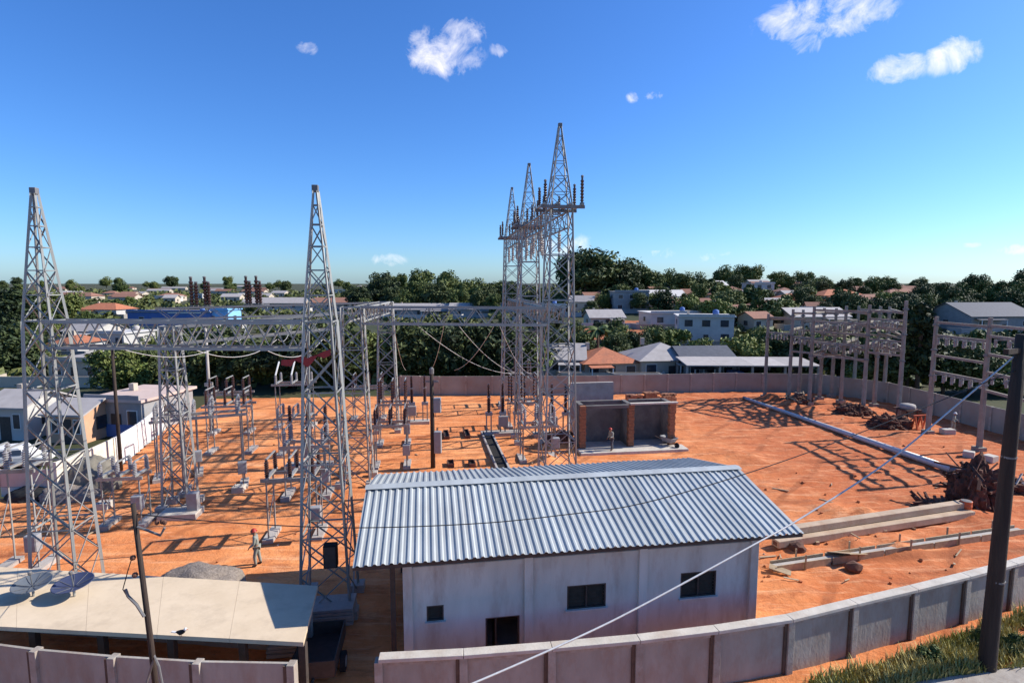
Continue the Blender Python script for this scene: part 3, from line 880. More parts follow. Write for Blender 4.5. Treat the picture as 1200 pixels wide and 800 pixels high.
# control box, rag and guard on tower B
o = thing('junction_box', 'black junction box fixed to the leg of the pointed tower beside the building', 'electrical box', (-6.95, 20.3, 2.2), AX)
MB().box((0, 0, .45), (.5, .35, .9)).build('case', M['dark'], o, bevel=.02)
MB().box((0, -.18, .45), (.42, .03, .8)).build('door', M['frame_dark'], o)
b = MB(); pts = [(-.95, 0, 0), (-.6, -.05, .02), (-.45, 0, .05), (-.2, 0, .16), (0, -.05, .05), (.15, 0, .12), (.35, 0, .18), (.6, 0, .3), (.85, -.03, .38)]
for i, p in enumerate(pts):
    hh = (.2, .26, .08, .3, .34, .26, .06, .26, .22)[i]
    b.v += [p, (p[0], p[1] - .04, p[2] - hh)]
for i in range(len(pts) - 1): b.f.append((2 * i, 2 * i + 1, 2 * i + 3, 2 * i + 2)); b.m.append(0)
o = b.build('red_rag', M['red'], None)
o.modifiers.new('thick', 'SOLIDIFY').thickness = .02
o.location = (-7.7, 20.72, 10.15); o.rotation_euler = (0, 0, AX)
tag(o, 'ragged red cloth strip tied across the pointed tower below its beam', 'cloth')


# ================================================================== SWITCHGEAR
def switch_stand(label, x, y, w, d, h, rot, ins_m, ins_h, arms=0.0, box=True, group=None, beam_m='steel', leg=.085):
    o = thing('switch_stand', label, 'switchgear', (x, y, 0), rot, group)
    for sx in (-1, 1):
        for sy in (-1, 1):
            p = Vector((sx * w / 2 * .92, sy * d / 2, 0))
            strut(p - Vector((0, 0, .1)), p + Vector((0, 0, h)), leg, o, 'leg', 'steel')
        strut(Vector((sx * w / 2 * .92, -d / 2, h * .25)), Vector((sx * w / 2 * .92, d / 2, h * .7)), .05, o)
        strut(Vector((sx * w / 2 * .92, d / 2, h * .25)), Vector((sx * w / 2 * .92, -d / 2, h * .7)), .05, o)
        MB().box((sx * w / 2 * .92, 0, .06), (.5, d + .5, .3)).build('footing', M['concrete'], o)
    for sy in (-1, 1):
        MB().box((0, sy * d / 2, h + .1), (w * 1.12, .1, .17)).build('channel_beam', M[beam_m], o)
    for i in range(3):
        xx = (i - 1) * w * .42
        MB().box((xx, 0, h + .26), (.16, d * 1.5, .1)).build('base_channel', M[beam_m], o)
        for sy in (-1, 1):
            k = link('insulator', unit('insulator', ins_m), o); k.location = (xx, sy * d * .62, h + .31); k.scale = (.24, .24, ins_h)
        if arms: strut(Vector((xx, -d * .62, h + .31 + ins_h)), Vector((xx, -d * .62 + d * 1.2 * math.cos(arms), h + .31 + ins_h + d * 1.2 * math.sin(arms))), .1, o, 'blade', 'white_paint', 'box')
        else: strut(Vector((xx, -d * .62, h + .33 + ins_h)), Vector((xx, d * .62, h + .33 + ins_h)), .07, o, 'blade', 'steel', 'box')
    if box:
        bx = MB().box((w / 2 * .92, -d / 2 - .22, 1.45), (.5, .4, .75)).build('control_box', M['cabinet'], o, bevel=.02)
        MB().box((w / 2 * .92, -d / 2 - .43, 1.45), (.42, .02, .66)).build('door', M['cabinet'], bx)
    return o


gW = 'switch stands in the red yard'
for args in (
    ('switch stand with pale crossbeams right before the short tower', -18.9, 34.2, 3.6, 1.3, 4.7, AX + .25, 'porcelain_grey', .8, 0, True),
    ('switch stand with pale beams beside the white slatted wall', -22.6, 36.5, 2.6, 1.3, 3.9, AX + .35, 'porcelain_grey', .8, 0, True),
    ('low switch stand at the foot of the short tower', -20.9, 29.0, 2.0, 1.0, 2.6, AX, 'porcelain_grey', .7, 0, True),
    ('switch stand with dark insulators behind the pale platforms', -21.8, 42.0, 3.2, 1.3, 3.6, AX, 'porcelain', 1.1, 0, False),
    ('far switch stand with dark insulators under the bushings beam', -24.5, 47.5, 3.2, 1.3, 3.4, AX, 'porcelain', 1.2, 0, False),
    ('open switch stand with two pale tilted arms near the trees', -19.7, 49.5, 3.2, 1.4, 3.9, AX, 'porcelain_grey', .7, R(38), False),
    ('switch stand with tilted arms and white crossbeam beyond the pointed tower', -16.4, 41.3, 2.6, 1.2, 2.8, AX, 'porcelain_grey', .7, 0, False),
    ('switch stand just behind the pointed tower with the red rag', -11.2, 27.6, 2.6, 1.2, 3.1, AX, 'porcelain', .9, 0, True),
    ('switch stand between the pointed tower and its flat topped neighbour', -12.6, 33.2, 2.6, 1.3, 3.1, AX, 'porcelain_grey', .9, 0, True),
    ('switch stand with a control box at the foot of the flat topped tower', -8.6, 38.5, 2.4, 1.3, 3.0, AX, 'porcelain', 1.0, 0, True),
    ('switch stand with closely set dark columns beside the tree side tower', -9.6, 44.0, 2.4, 1.3, 3.3, AX, 'porcelain', 1.7, 0, True),
    ('switch stand in the open yard beyond the flat topped towers', -13.8, 52.5, 3.0, 1.3, 3.0, AX, 'porcelain', 1.1, 0, False),
    ('switch stand under the row of spires with long dark columns', 1.0, 49.8, 2.8, 1.4, 2.2, AX, 'porcelain', 2.3, 0, True),
    ('switch stand between the closest and middle spire', 1.9, 40.2, 2.6, 1.3, 2.5, AX, 'porcelain_grey', 1.2, 0, True),
    ('switch stand with dark columns beyond the last spire', .4, 59.0, 3.4, 1.4, 2.6, AX, 'porcelain', 1.9, 0, False),
    ('switch stand behind the tower with the satellite dishes', -22.4, 24.4, 1.8, 1.0, 4.6, AX, 'porcelain_grey', .8, 0, True),
):
    switch_stand(*args, group=gW)


def breaker(label, x, y, rot, group):
    o = thing('circuit_breaker', label, 'switchgear', (x, y, 0), rot, group)
    MB().box((0, 0, .1), (3.2, 1.0, .4)).build('plinth', M['concrete'], o)
    for sx in (-1.2, 0, 1.2):
        strut((sx - .2, 0, .2), (sx - .2, 0, 1.8), .1, o, 'leg'); strut((sx + .2, 0, .2), (sx + .2, 0, 1.8), .1, o, 'leg')
        MB().box((sx, 0, 1.9), (.6, .4, .25)).build('tank_base', M['cabinet'], o)
        k = link('insulator', unit('insulator', 'porcelain'), o); k.location = (sx, 0, 2.03); k.scale = (.36, .36, 1.3)
        k = link('insulator', unit('insulator', 'porcelain'), o); k.location = (sx, 0, 3.4); k.scale = (.3, .3, 1.1)
        MB().box((sx, 0, 3.36), (.3, .3, .1)).build('flange', M['steel'], o)
    MB().box((0, -.35, 1.3), (.8, .4, .9)).build('control_cabinet', M['cabinet'], o, bevel=.02)
    return o


for lb, x, y in (('circuit breaker with three dark columns beside the tree side flat tower', -9.3, 50.6), ('circuit breaker with three dark columns standing beside the middle spire', -.8, 46.8),
                 ('circuit breaker with dark columns behind the pointed tower', -14.4, 38.3), ('circuit breaker with dark columns left of the brick ended firewall bays'.replace('left of', 'next to'), 3.4, 46.5)):
    breaker(lb, x, y, AX, 'circuit breakers in the yard')

# concrete pads, cabinets in the yard
o = thing('transformer_pad', 'pale concrete pad with a grey box at the foot of the short tower', 'concrete pad', (-18.6, 30.0, 0), AX)
MB().box((0, 0, .12), (2.0, 1.2, .4)).build('slab', M['cap'], o, bevel=.02)
MB().box((.65, .1, .82), (.55, .5, 1.0)).build('cabinet', M['cabinet'], o, bevel=.02)
for (x, y, lb) in ((-17.2, 33.8, 'small pale concrete footing in front of the switch stands'), (-23.8, 31.2, 'small pale concrete footing near the cream and teal wall')):
    o = thing('footing', lb, 'footing', (x, y, 0), AX)
    MB().box((0, 0, .1), (.7, .7, .5)).build('block', M['cap'], o, bevel=.02)
    for sx in (-.2, .2):
        for sy in (-.2, .2): MB().tube([(sx, sy, .3), (sx, sy, .55)], .02, 6).build('anchor_bolt', M['rust'], o)

# concrete posts with boxes
def plain_pole(name, label, x, y, h, r0, r1, m, cat='pole'):
    o = thing(name, label, cat, (x, y, 0))
    MB().tube([(0, 0, -.3), (0, 0, h)], [r0, r1], 10).build('shaft', M[m], o, True)
    return o


o = plain_pole('equipment_pole', 'dark pole with two grey boxes standing alone on the bare red soil', -5.6, 38.2, 6.7, .17, .13, 'pole_dark')
for z in (4.55, 1.9):
    bx = MB().box((.38, -.1, z), (.5, .42, 1.05 if z > 3 else 1.55)).build('equipment_box', M['cabinet'], o, bevel=.03)
    MB().box((.38, -.32, z), (.4, .02, .8 if z > 3 else 1.3)).build('door', M['cabinet'], bx)
MB().lathe([(.1, 6.7), (.16, 6.75), (.16, 7.1), (.05, 7.2)], 8).build('finial', M['steel_dark'], o)
MB().box((0, 0, 6.2), (.9, .1, .12)).build('crossarm', M['steel_dark'], o)
o = plain_pole('street_pole', 'slim dark pole at the end of the white slatted wall', -27.3, 37.6, 9.0, .13, .09, 'pole_dark')
MB().box((0, 0, 8.6), (1.8, .1, .12)).build('crossarm', M['steel_dark'], o)
o = plain_pole('street_pole', 'slim concrete pole between the distant beam and the pale platforms', -26.6, 48.0, 9.2, .16, .11, 'concrete')
MB().box((0, 0, 8.8), (1.8, .1, .12)).build('crossarm', M['steel_dark'], o)
MB().box((0, 0, 4.2), (.5, .5, .3)).build('collar', M['steel'], o)

# cable trench and footing pits
t0, t1 = G(570, 508), G(590, 552)
d = (t1 - t0); u = d.normalized(); s = Vector((u.y, -u.x, 0))
o = thing('cable_trench', 'open concrete cable trench with a dark bottom leading to the metal roof', 'trench', (t0.x, t0.y, 0))
for sg in (-.42, .42):
    MB().bar(s * sg + Vector((0, 0, .05)), d + s * sg + Vector((0, 0, .05)), .14, .36).build('side_wall', M['concrete'], o)
MB().bar(Vector((0, 0, .1)), d + Vector((0, 0, .1)), .68, .03).build('bottom', M['dark'], o)
MB().bar(-s * .5 + Vector((0, 0, .05)) - u * .09, s * .5 + Vector((0, 0, .05)) - u * .09, .14, .36).build('end_wall', M['concrete'], o)
for i, (px, py, lb) in enumerate(((523, 511, 'first of two paired pits beyond the pole with boxes'), (547, 510, 'second of two paired pits, nearer the cable trench'),
                    (528, 545, 'pit close behind the metal roof beside the pole with boxes'), (553, 545, 'pit close behind the metal roof beside the cable trench'))):
    g = G(px, py)
    o = thing('footing_pit', 'narrow dark formwork slot, ' + lb, 'pit', (g.x, g.y, 0), R(10), 'footing pits in the soil')
    ln = 2.2 if i < 2 else 1.0
    for sx in (-.2, .2): MB().box((sx, 0, .1), (.06, ln, .36)).build('side_board', M['rust'], o)
    for sy in (-1, 1): MB().box((0, sy * (ln / 2 - .03), .1), (.34, .06, .35)).build('end_board', M['rust'], o)
    MB().box((0, 0, .12), (.33, ln - .12, .02)).build('bottom', M['dark'], o)

# ================================================================== FIREWALL BAYS
o = thing('firewall_bays', 'grey rendered transformer bays with raw brick wall ends', 'firewall', (5.35, 42.3, 0), AX)
H1 = 3.55
W2, DP = 7.6, 1.9
for i, xx in enumerate((.15, 4.05, W2 - .15)):
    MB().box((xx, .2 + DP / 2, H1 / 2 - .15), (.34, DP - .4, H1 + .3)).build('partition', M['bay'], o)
    f = MB()
    rows = 14
    for r in range(rows):
        zz = H1 * (r + .5) / rows
        f.box((xx + (.02 if r % 2 else -.02), .0, zz), (.46, .38, H1 / rows - .018))
    f.build('brick_pillar', M['brick'], o)
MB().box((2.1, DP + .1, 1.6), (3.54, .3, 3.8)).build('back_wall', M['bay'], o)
MB().box((2.1, 4.5, 2.1), (3.9, .34, 4.9)).build('upper_wall', M['concrete'], o)
MB().box((2.1, -.08, H1 - .1), (3.42, .3, .24)).build('lintel', M['bay'], o)
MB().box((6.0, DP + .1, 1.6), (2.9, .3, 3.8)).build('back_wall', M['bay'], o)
MB().box((5.9, -.1, H1 + .06), (3.9, .35, .12)).build('lintel', M['cap'], o)
MB().box((4.0, -.75, .05), (8.6, 1.3, .3)).build('floor_slab', M['cap'], o, bevel=.02)
MB().box((3.9, 1.0, .03), (7.2, 2.0, .2)).build('floor_slab', M['concrete'], o)
# brick stacks behind the bays
def brick_stack(label, x, y, nx_, ny_, nz_, rz):
    o = thing('brick_stack', label, 'bricks', (x, y, 0), rz, 'brick stacks behind the firewall')
    b = MB()
    for k in range(nz_):
        for i in range(nx_):
            for j in range(ny_):
                if k >= nz_ - 2 and random.random() < .35: continue
                b.box((i * .31 - nx_ * .155, j * .21 - ny_ * .105, .1 + k * .2), (.29, .19, .19), Matrix.Rotation(random.uniform(-.06, .06), 3, 'Z'))
    q = b.build('bricks', M['brick'], o); q['kind'] = 'stuff'
    return o


for i, lb in enumerate(('raw orange brick stack behind the lower firewall bay', 'middle raw orange brick stack behind the firewall', 'raw orange brick stack behind the outer firewall end')):
    brick_stack(lb, 12.3 + i * 1.75, 54.5 + i * .3, 5, 4, 10 + (i % 2), AX + .1 * i)


# ================================================================== CONCRETE FRAMES
gC = 'tall concrete columns of the frames'
cols = {}


def column(key, label, x, y, h, w=.31):
    o = thing('concrete_column', label, 'column', (x, y, 0), AX, gC)
    MB().frustum((0, 0, -.3), (0, 0, h), w, w * .72).build('shaft', M['frame_conc'], o, bevel=.02)
    MB().box((0, 0, .12), (w * 2.2, w * 2.2, .4)).build('footing', M['frame_conc'], o)
    for z in (h * .93, h * .72, h * .5):
        MB().box((0, 0, z), (w * 1.15, w * 1.15, .14)).build('collar', M['steel_dark'], o)
    cols[key] = (Vector((x, y, 0)), h)


for key, px, py, h, lb in (
    ('a', 896, 466, 9.6, 'thin concrete column at the outer end of the frames near the back wall'), ('b', 924, 470, 10.2, 'concrete column second from the outer end, above the brown dirt heap'),
    ('c', 948, 474, 10.6, 'concrete column behind the long lying pole end'), ('d', 960, 468, 10.3, 'far concrete column seen just beside a nearer one'),
    ('e', 985, 472, 10.6, 'concrete column in the crowded middle of the frames, farther one'), ('f', 1011, 484, 10.9, 'concrete column in the crowded middle of the frames, closer one'),
    ('g', 1052, 492, 11.4, 'tallest concrete column standing against the dark conifer'), ('h', 1087, 508, 10.2, 'concrete column past the dark conifer carrying rows of insulators'),
    ('i', 1147, 528, 10.4, 'concrete column nearest the big dark wooden pole'), ('j', 1215, 556, 10.4, 'concrete column half hidden behind the big dark wooden pole'),
    ('k', 1000, 462, 10.4, 'concrete column close to the boundary wall behind the frames'), ('m', 936, 463, 10.0, 'rear concrete column between the dirt heap column and the far one'), ('n', 974, 465, 10.2, 'rear concrete column just beside the crowded middle pair'), ('o', 1024, 476, 10.6, 'concrete column a step before the conifer side one'),
    ('l', 1035, 470, 10.5, 'concrete column by the wall just before the dark conifer')):
    g = G(px, py); column(key, lb, g.x, g.y, h)

gX = 'concrete crossbeams of the frames'


def crossbeam(a, c, z, ins=0, lb=''):
    (pa, ha), (pc, hc) = cols[a], cols[c]
    p0, p1 = pa + Vector((0, 0, z)), pc + Vector((0, 0, z))
    d = p1 - p0; u = d.normalized()
    o = thing('crossbeam', lb, 'beam', p0, 0, gX)
    MB().bar(u * .17, d - u * .17, .17, .2).build('beam', M['frame_conc'], o)
    if ins:
        for i in range(ins):
            p = d * ((i + 1) / (ins + 1))
            q = thing('insulator_cluster', f'{("first", "second", "third", "fourth", "fifth")[i]} pale insulator cluster under the {lb[:lb.index(" concrete")]} crossbeam of {nm[a]} and {nm[c]} columns', 'insulator', p0 + p - Vector((0, 0, .13)), 0, 'pale insulators on the crossbeams')
            for k in range(2):
                s = Vector((-u.y, u.x, 0)) * (.45 if k else -.45)
                t = link('insulator', unit('insulator', 'glass_ins'), q); t.location = (s.x, s.y, -.6); t.scale = (.24, .24, .6)
            s = Vector((-u.y, u.x, 0)) * .55
            MB().bar(-s + Vector((0, 0, -.04)), s + Vector((0, 0, -.04)), .08).build('arm', M['steel'], q)


nm = {'a': 'outer end', 'b': 'dirt heap', 'c': 'lying pole', 'd': 'far', 'e': 'crowded middle', 'f': 'middle', 'g': 'tallest', 'h': 'insulator laden', 'i': 'big pole', 'j': 'half hidden', 'k': 'wall side', 'l': 'conifer side', 'm': 'rear', 'n': 'second rear', 'o': 'forward'}
for a, c, zs in (('a', 'b', (9.2, 7.5)), ('b', 'c', (9.8, 7.2, 5.6)), ('a', 'd', (9.0,)), ('c', 'd', (9.9, 8.4, 7.0, 5.6)), ('d', 'e', (9.8, 8.6, 7.3, 6.2, 5.2)), ('c', 'f', (10.2, 9.0, 7.9, 6.8, 5.4)),
                 ('e', 'f', (10.0, 8.8, 7.7, 6.4, 5.2)), ('e', 'k', (9.8, 8.2, 7.4, 6.6, 5.4)), ('k', 'l', (10.0, 8.6, 7.2, 5.8)), ('f', 'g', (10.3, 9.5, 8.7, 7.5, 6.2)), ('l', 'g', (10.2, 8.9, 8.0, 6.9)),
                 ('b', 'm', (9.6, 8.0, 6.4)), ('m', 'n', (9.6, 8.6, 7.6, 6.4)), ('n', 'k', (9.8, 8.8, 7.6)), ('f', 'o', (10.2, 9.2, 8.2, 7.0)), ('o', 'g', (10.2, 9.0, 7.8, 6.6)), ('h', 'i', (9.7, 8.6, 6.9, 5.5)), ('i', 'j', (9.8, 9.0, 7.6, 6.2, 4.8))):
    for i, z in enumerate(zs):
        rank = ('topmost', 'second', 'third', 'fourth', 'fifth')[i]
        crossbeam(a, c, z, (5 if (a, c) == ('h', 'i') else 3) if i in (1, 3) and (a, c) not in (('a', 'd'),) else 0,
                  f'{rank} concrete crossbeam between the {nm[a]} column and the {nm[c]} column')

# ================================================================== LOOSE THINGS IN THE YARD
def lying_pole(label, a, c, r0, r1, m='concrete', z=.0, name='concrete_pole', group=None):
    a, c = Vector((a.x, a.y, r0 + z)), Vector((c.x, c.y, r1 + z)); d = c - a
    o = thing(name, label, 'pole', a, 0, group)
    MB().tube([(0, 0, 0), d * .5, d], [r0, (r0 + r1) / 2, r1], 12).build('shaft', M[m], o, True)
    MB().tube([d * .985, d * 1.004], [r1 * 1.12, r1 * 1.12], 12).build('end_ring', M['steel_dark'], o, True)
    MB().tube([-d * .004, d * .015], [r0 * 1.1, r0 * 1.1], 12).build('end_ring', M['steel_dark'], o, True)
    return o


lying_pole('very long pale pole lying slantwise across the red yard', G(1122, 557), G(872, 468), .25, .16, 'wire_pale', .02)
gP = 'concrete beams lying on the ground'
def lying_beam(label, a, c, w, h, z):
    a, c = Vector((a.x, a.y, z + h / 2)), Vector((c.x, c.y, z + h / 2)); d = c - a
    o = thing('concrete_beam', label, 'beam', a, 0, gP)
    MB().bar((0, 0, 0), d, w, h).build('shaft', M['beam_tan'], o, bevel=.03)
    for t in (.0, 1.0):
        MB().bar(d * t - d.normalized() * (.02 if t == 0 else -.004), d * t + d.normalized() * (.004 if t == 0 else .02), w * .5, h * .5).build('end_plate', M['rust'], o)
    return o


lying_beam('upper long tan concrete beam of the stack beside the roof end', G(930, 634), G(1133, 602), .46, .34, .46)
lying_beam('front long tan concrete beam of the stack beside the roof end', G(908, 642), G(1137, 606), .5, .36, .08)
lying_beam('rear long tan concrete beam of the stack beside the roof end', G(925, 630), G(1128, 597), .46, .34, .08)
for i, t in enumerate((.15, .5, .85)):
    p = G(915, 640).lerp(G(1130, 604), t)
    o = MB().box((0, 0, .05), (.18, 1.6, .14)).build('timber_bearer', M['timber'], None); o.location = (p.x, p.y + .35, .05); o.rotation_euler = (0, 0, .12)
    tag(o, ('first', 'middle', 'last')[i] + ' timber bearer under the stacked concrete beams', 'timber', 'timber bearers under the poles')
a, c = G(905, 668), G(1195, 624)
o = thing('formwork_beam', 'long narrow ground beam with timber formwork between the stacked beams and the wall', 'formwork', (a.x, a.y, 0))
d = Vector((c.x - a.x, c.y - a.y, 0)); u = d.normalized(); s = Vector((-u.y, u.x, 0))
MB().bar(Vector((0, 0, .12)), d + Vector((0, 0, .12)), .3, .2).build('concrete_core', M['concrete'], o)
for k in range(5):
    for sg in (-.24, .24):
        MB().bar(d * (k / 5 + .004) + s * sg + Vector((0, 0, .16)), d * ((k + 1) / 5 - .004) + s * sg + Vector((0, 0, .16)), .04, .34).build('form_board', M['timber'], o)
    for sg in (-.3, .3):
        p = d * ((k + .5) / 5) + s * sg; MB().box(p + Vector((0, 0, .3)), (.06, .06, .8)).build('stake', M['timber'], o)
g = G(992, 655)
o = MB().box((0, 0, 0), (1.5, 1.1, .03)).build('plywood_board', M['timber'], None); o.location = (g.x, g.y, .32); o.rotation_euler = (R(-18), R(14), .5)
tag(o, 'pale plywood sheet leaning over the long formwork beam', 'board')
g = G(905, 668)
o = MB().box((0, 0, 0), (.9, .35, .04)).build('short_plank', M['timber'], None); o.location = (g.x + .2, g.y - .3, .2); o.rotation_euler = (R(10), R(8), -.5)
tag(o, 'short pale plank lying at the near end of the formwork beam', 'plank')
for i, (px, py, lb) in enumerate(((1015, 612, 'dark stump like lump of soil behind the stacked beams'), (935, 645, 'dark clod at the end of the stacked beams'), (1000, 668, 'dark clod below the plywood sheet'))):
    g = G(px, py); b = MB()
    bm = bmesh.new(); bmesh.ops.create_icosphere(bm, subdivisions=2, radius=.32)
    for v in bm.verts: v.co *= 1 + .35 * noise.noise(v.co * 4 + Vector((i * 7, 0, 0)))
    me = bpy.data.meshes.new('soil_clod'); bm.to_mesh(me); bm.free(); me.materials.append(M['rust'])
    o = link('soil_clod', me); o.location = (g.x, g.y, .15); o.scale = (1.2, 1, .9)
    tag(o, lb, 'soil clod', 'dark clods')
# orange drum
def drum(label, px, py, m, dz=0, lying=False):
    g = G(px, py)
    o = thing('drum', label, 'drum', (g.x, g.y, dz))
    prof = [(.28, 0), (.29, .02), (.28, .05), (.28, .28), (.295, .3), (.28, .32), (.28, .58), (.295, .6), (.28, .62), (.28, .83), (.29, .86), (.28, .88)]
    k = MB().lathe(prof, 14).build('body', M[m], o, True)
    l_ = MB().lathe([(.26, .875), (.26, .885), (.05, .89)], 14).build('lid', M['steel_dark'], o)
    return o


drum('bright orange drum at the end of the stacked concrete beams', 1131, 604, 'orange')


def rod_heap(label, px, py, n, ln, w, hmax, m, name='scrap_heap', em='heap_earth'):
    g = G(px, py)
    o = thing(name, label, 'scrap heap', (g.x, g.y, 0))
    b = MB(); k = 12
    bm = bmesh.new(); bmesh.ops.create_icosphere(bm, subdivisions=5, radius=1)
    for v in bm.verts:
        c_ = v.co.copy(); f_ = 1 + .4 * noise.noise(c_ * 2.3 + Vector((px, 0, 0))) + .14 * noise.noise(c_ * 9) + .07 * noise.noise(c_ * 22)
        v.co = Vector((c_.x * w * .55 * f_, c_.y * w * .45 * f_, max(-.1, c_.z * hmax * .7 * f_)))
    me = bpy.data.meshes.new('earth_mound'); bm.to_mesh(me); bm.free(); me.materials.append(M[em]); link('earth_mound', me, o)
    for i in range(n):
        a = random.uniform(0, math.pi); el = random.uniform(-.2, .9)
        d = Vector((math.cos(a) * math.cos(el), math.sin(a) * math.cos(el), math.sin(el))) * random.uniform(.5, 1) * ln
        p = Vector((random.uniform(-.4, .4) * w, random.uniform(-.35, .35) * w, random.uniform(.15, hmax * .6)))
        p.z = max(p.z, abs(d.z) / 2 + .05)
        strut(p - d / 2, p + d / 2, random.uniform(.06, .16), o, 'rod', m, random.choice(('box', 'angle')))
    return o


rod_heap('large dark heap of earth and rusty steel beside the long pale pole end', 1140, 590, 70, 2.2, 2.3, 3.6, 'rust')
rod_heap('scrap of pale rods and pipes behind the dark rusty heap', 1178, 572, 18, 1.8, 2.4, 1.0, 'cap')
rod_heap('low dark scrap row lying in front of the rusty heap', 1095, 595, 14, 1.2, 1.8, .5, 'rust')
rod_heap('dark heap of steel and earth under the tallest column', 1043, 500, 22, 1.8, 3.0, 1.6, 'rust')
rod_heap('brown rubble heap under the dirt heap column', 935, 472, 16, 1.4, 3.0, 1.2, 'timber')
rod_heap('rubble heap of dark steel in the crowded middle of the frames', 1000, 484, 20, 1.6, 3.0, 1.3, 'rust')
rod_heap('dark scrap heap below the closest spire tower', 655, 520, 18, 1.5, 2.2, 1.5, 'rust')
# concrete mixer with pale tank, orange trestle
g = G(1062, 496)
o = thing('water_tank', 'pale round topped tank on a dark stand under the tallest column', 'tank', (g.x, g.y, 0), .2)
for sx in (-.6, .6):
    for sy in (-.6, .6): strut((sx, sy, 0), (sx * .9, sy * .9, 1.3), .12, o, 'leg', 'rust')
MB().box((0, 0, 1.36), (1.6, 1.6, .12)).build('deck', M['rust'], o)
MB().lathe([(.6, 1.42), (.66, 1.48), (.66, 1.7), (.6, 1.82), (.25, 1.9), (.05, 1.92)], 14).build('tank_shell', M['concrete'], o, True)
g = G(1078, 503)
o = thing('trestle', 'orange steel trestle beside the pale topped tank', 'trestle', (g.x, g.y, 0), .2)
for sx in (-.6, 0, .6):
    strut((sx, -.3, 0), (sx, 0, 1.25), .1, o, 'leg', 'orange', 'box'); strut((sx, .3, 0), (sx, 0, 1.25), .1, o, 'leg', 'orange', 'box')
MB().box((0, 0, 1.28), (1.5, .14, .1)).build('top_rail', M['orange'], o)
for px, py, lb in ((1104, 512, 'white bag heap'), ):
    pass
for i, (px, py, lb) in enumerate(((1110, 508, 'pale concrete block beside the orange trestle'), (1160, 540, 'grey concrete block under the column by the big pole'), (1135, 535, 'broken concrete block near the dark rusty heap'))):
    g = G(px, py); o = MB().box((0, 0, .2), (1.0 - .2 * i, .7, .5)).build('concrete_block', M['cap'], None, bevel=.05); o.location = (g.x, g.y, 0); o.rotation_euler = (0, 0, .4 * i)
    tag(o, lb, 'concrete block')
# loose stones, offcuts and sticks on the soil: nobody could count them
rs = random.Random(31)
bs = MB(); bt = MB()
for i in range(240):
    if i < 120: px, py = rs.uniform(890, 1200), rs.uniform(470, 690)
    elif i < 170: px, py = rs.uniform(590, 680), rs.uniform(500, 548)
    else: px, py = rs.uniform(0, 640), rs.uniform(470, 660)
    g = G(px, py)
    if not inside(g.x, g.y, SITE) or g.y < 20.5 and g.x < 12: continue
    z = soil_h(g.x, g.y)
    if i % 6 == 0:
        a, l = rs.uniform(0, 6.28), rs.uniform(.2, 1.0)
        bt.bar((g.x, g.y, z + .05), (g.x + math.cos(a) * l, g.y + math.sin(a) * l, z + .04 + rs.uniform(0, .12)), rs.uniform(.04, .10), rs.uniform(.02, .05))
    else:
        r = rs.uniform(.03, .11)
        bs.box((g.x, g.y, z + r * .3), (r * rs.uniform(.8, 1.8), r * rs.uniform(.8, 1.5), r), Matrix.Rotation(rs.uniform(0, 3), 3, Vector((rs.random(), rs.random(), 1)).normalized()), 1 if i % 9 == 0 else 0)
tag(bs.build('rubble', [M['soil_dug'], M['concrete']], None), 'loose stones and lumps strewn over the red soil', 'rubble', kind='stuff')
tag(bt.build('wood_scraps', M['timber'], None), 'sticks and board offcuts strewn over the red soil', 'wood scraps', kind='stuff')
# wheelbarrow by the firewall
g = G(783, 524)
o = thing('wheelbarrow', 'dark wheelbarrow parked in the outer firewall bay', 'wheelbarrow', (g.x, g.y, .15), .6)
b = MB(); b.add([(-.3, -.45, .35), (.3, -.45, .35), (.3, .35, .35), (-.3, .35, .35), (-.42, -.65, .7), (.42, -.65, .7), (.42, .55, .75), (-.42, .55, .75)],
                [(3, 2, 1, 0), (0, 1, 5, 4), (1, 2, 6, 5), (2, 3, 7, 6), (3, 0, 4, 7)]); q = b.build('tray', M['cabinet'], o); q.modifiers.new('t', 'SOLIDIFY').thickness = .02
MB().tube([(-.04, 0, 0), (.04, 0, 0)], .22, 14).build('wheel', M['rubber'], o).location = (0, -.85, .22)
for sx in (-1, 1):
    MB().tube([(sx * .06, -.85, .22), (sx * .28, -.3, .33), (sx * .33, 1.1, .62)], .022, 6).build('handle', M['timber'], o)
    MB().tube([(sx * .26, .3, .34), (sx * .3, .4, 0)], .02, 6).build('leg', M['steel_dark'], o)

# mounds
def mound(name, label, cat, px, py, rx, ry, h, m, seed):
    g = G(px, py)
    bm = bmesh.new(); bmesh.ops.create_icosphere(bm, subdivisions=5, radius=1)
    for v in bm.verts:
        c = v.co.copy(); f = 1 + .16 * noise.noise(c * 2.2 + Vector((seed, 0, 0))) + .05 * noise.noise(c * 9 + Vector((seed, 0, 0)))
        v.co = Vector((c.x * rx * f, c.y * ry * f, max(-.15, c.z * h * f)))
    me = bpy.data.meshes.new(name); bm.to_mesh(me); bm.free(); me.materials.append(M[m])
    me.polygons.foreach_set('use_smooth', [True] * len(me.polygons))
    o = link(name, me); o.location = (g.x, g.y, 0)
    return tag(o, label, cat)


mound('covered_mound', 'grey brown covered mound before the cream and teal wall', 'mound', 110, 573, 1.5, 1.3, 2.1, 'tarp', 3)
mound('dark_heap', 'low dark heap spreading at the foot of the covered mound', 'heap', 82, 583, 1.9, 1.0, .8, 'gravel', 9)
mound('dark_heap', 'black low heap below the pinkish wall with a teal foot', 'heap', 38, 583, 1.5, .8, .7, 'rubber', 12)
mound('gravel_pile', 'round grey gravel pile partly hidden behind the cream roofed shed', 'gravel pile', 232, 694, 1.95, 1.7, 1.0, 'gravel', 5)

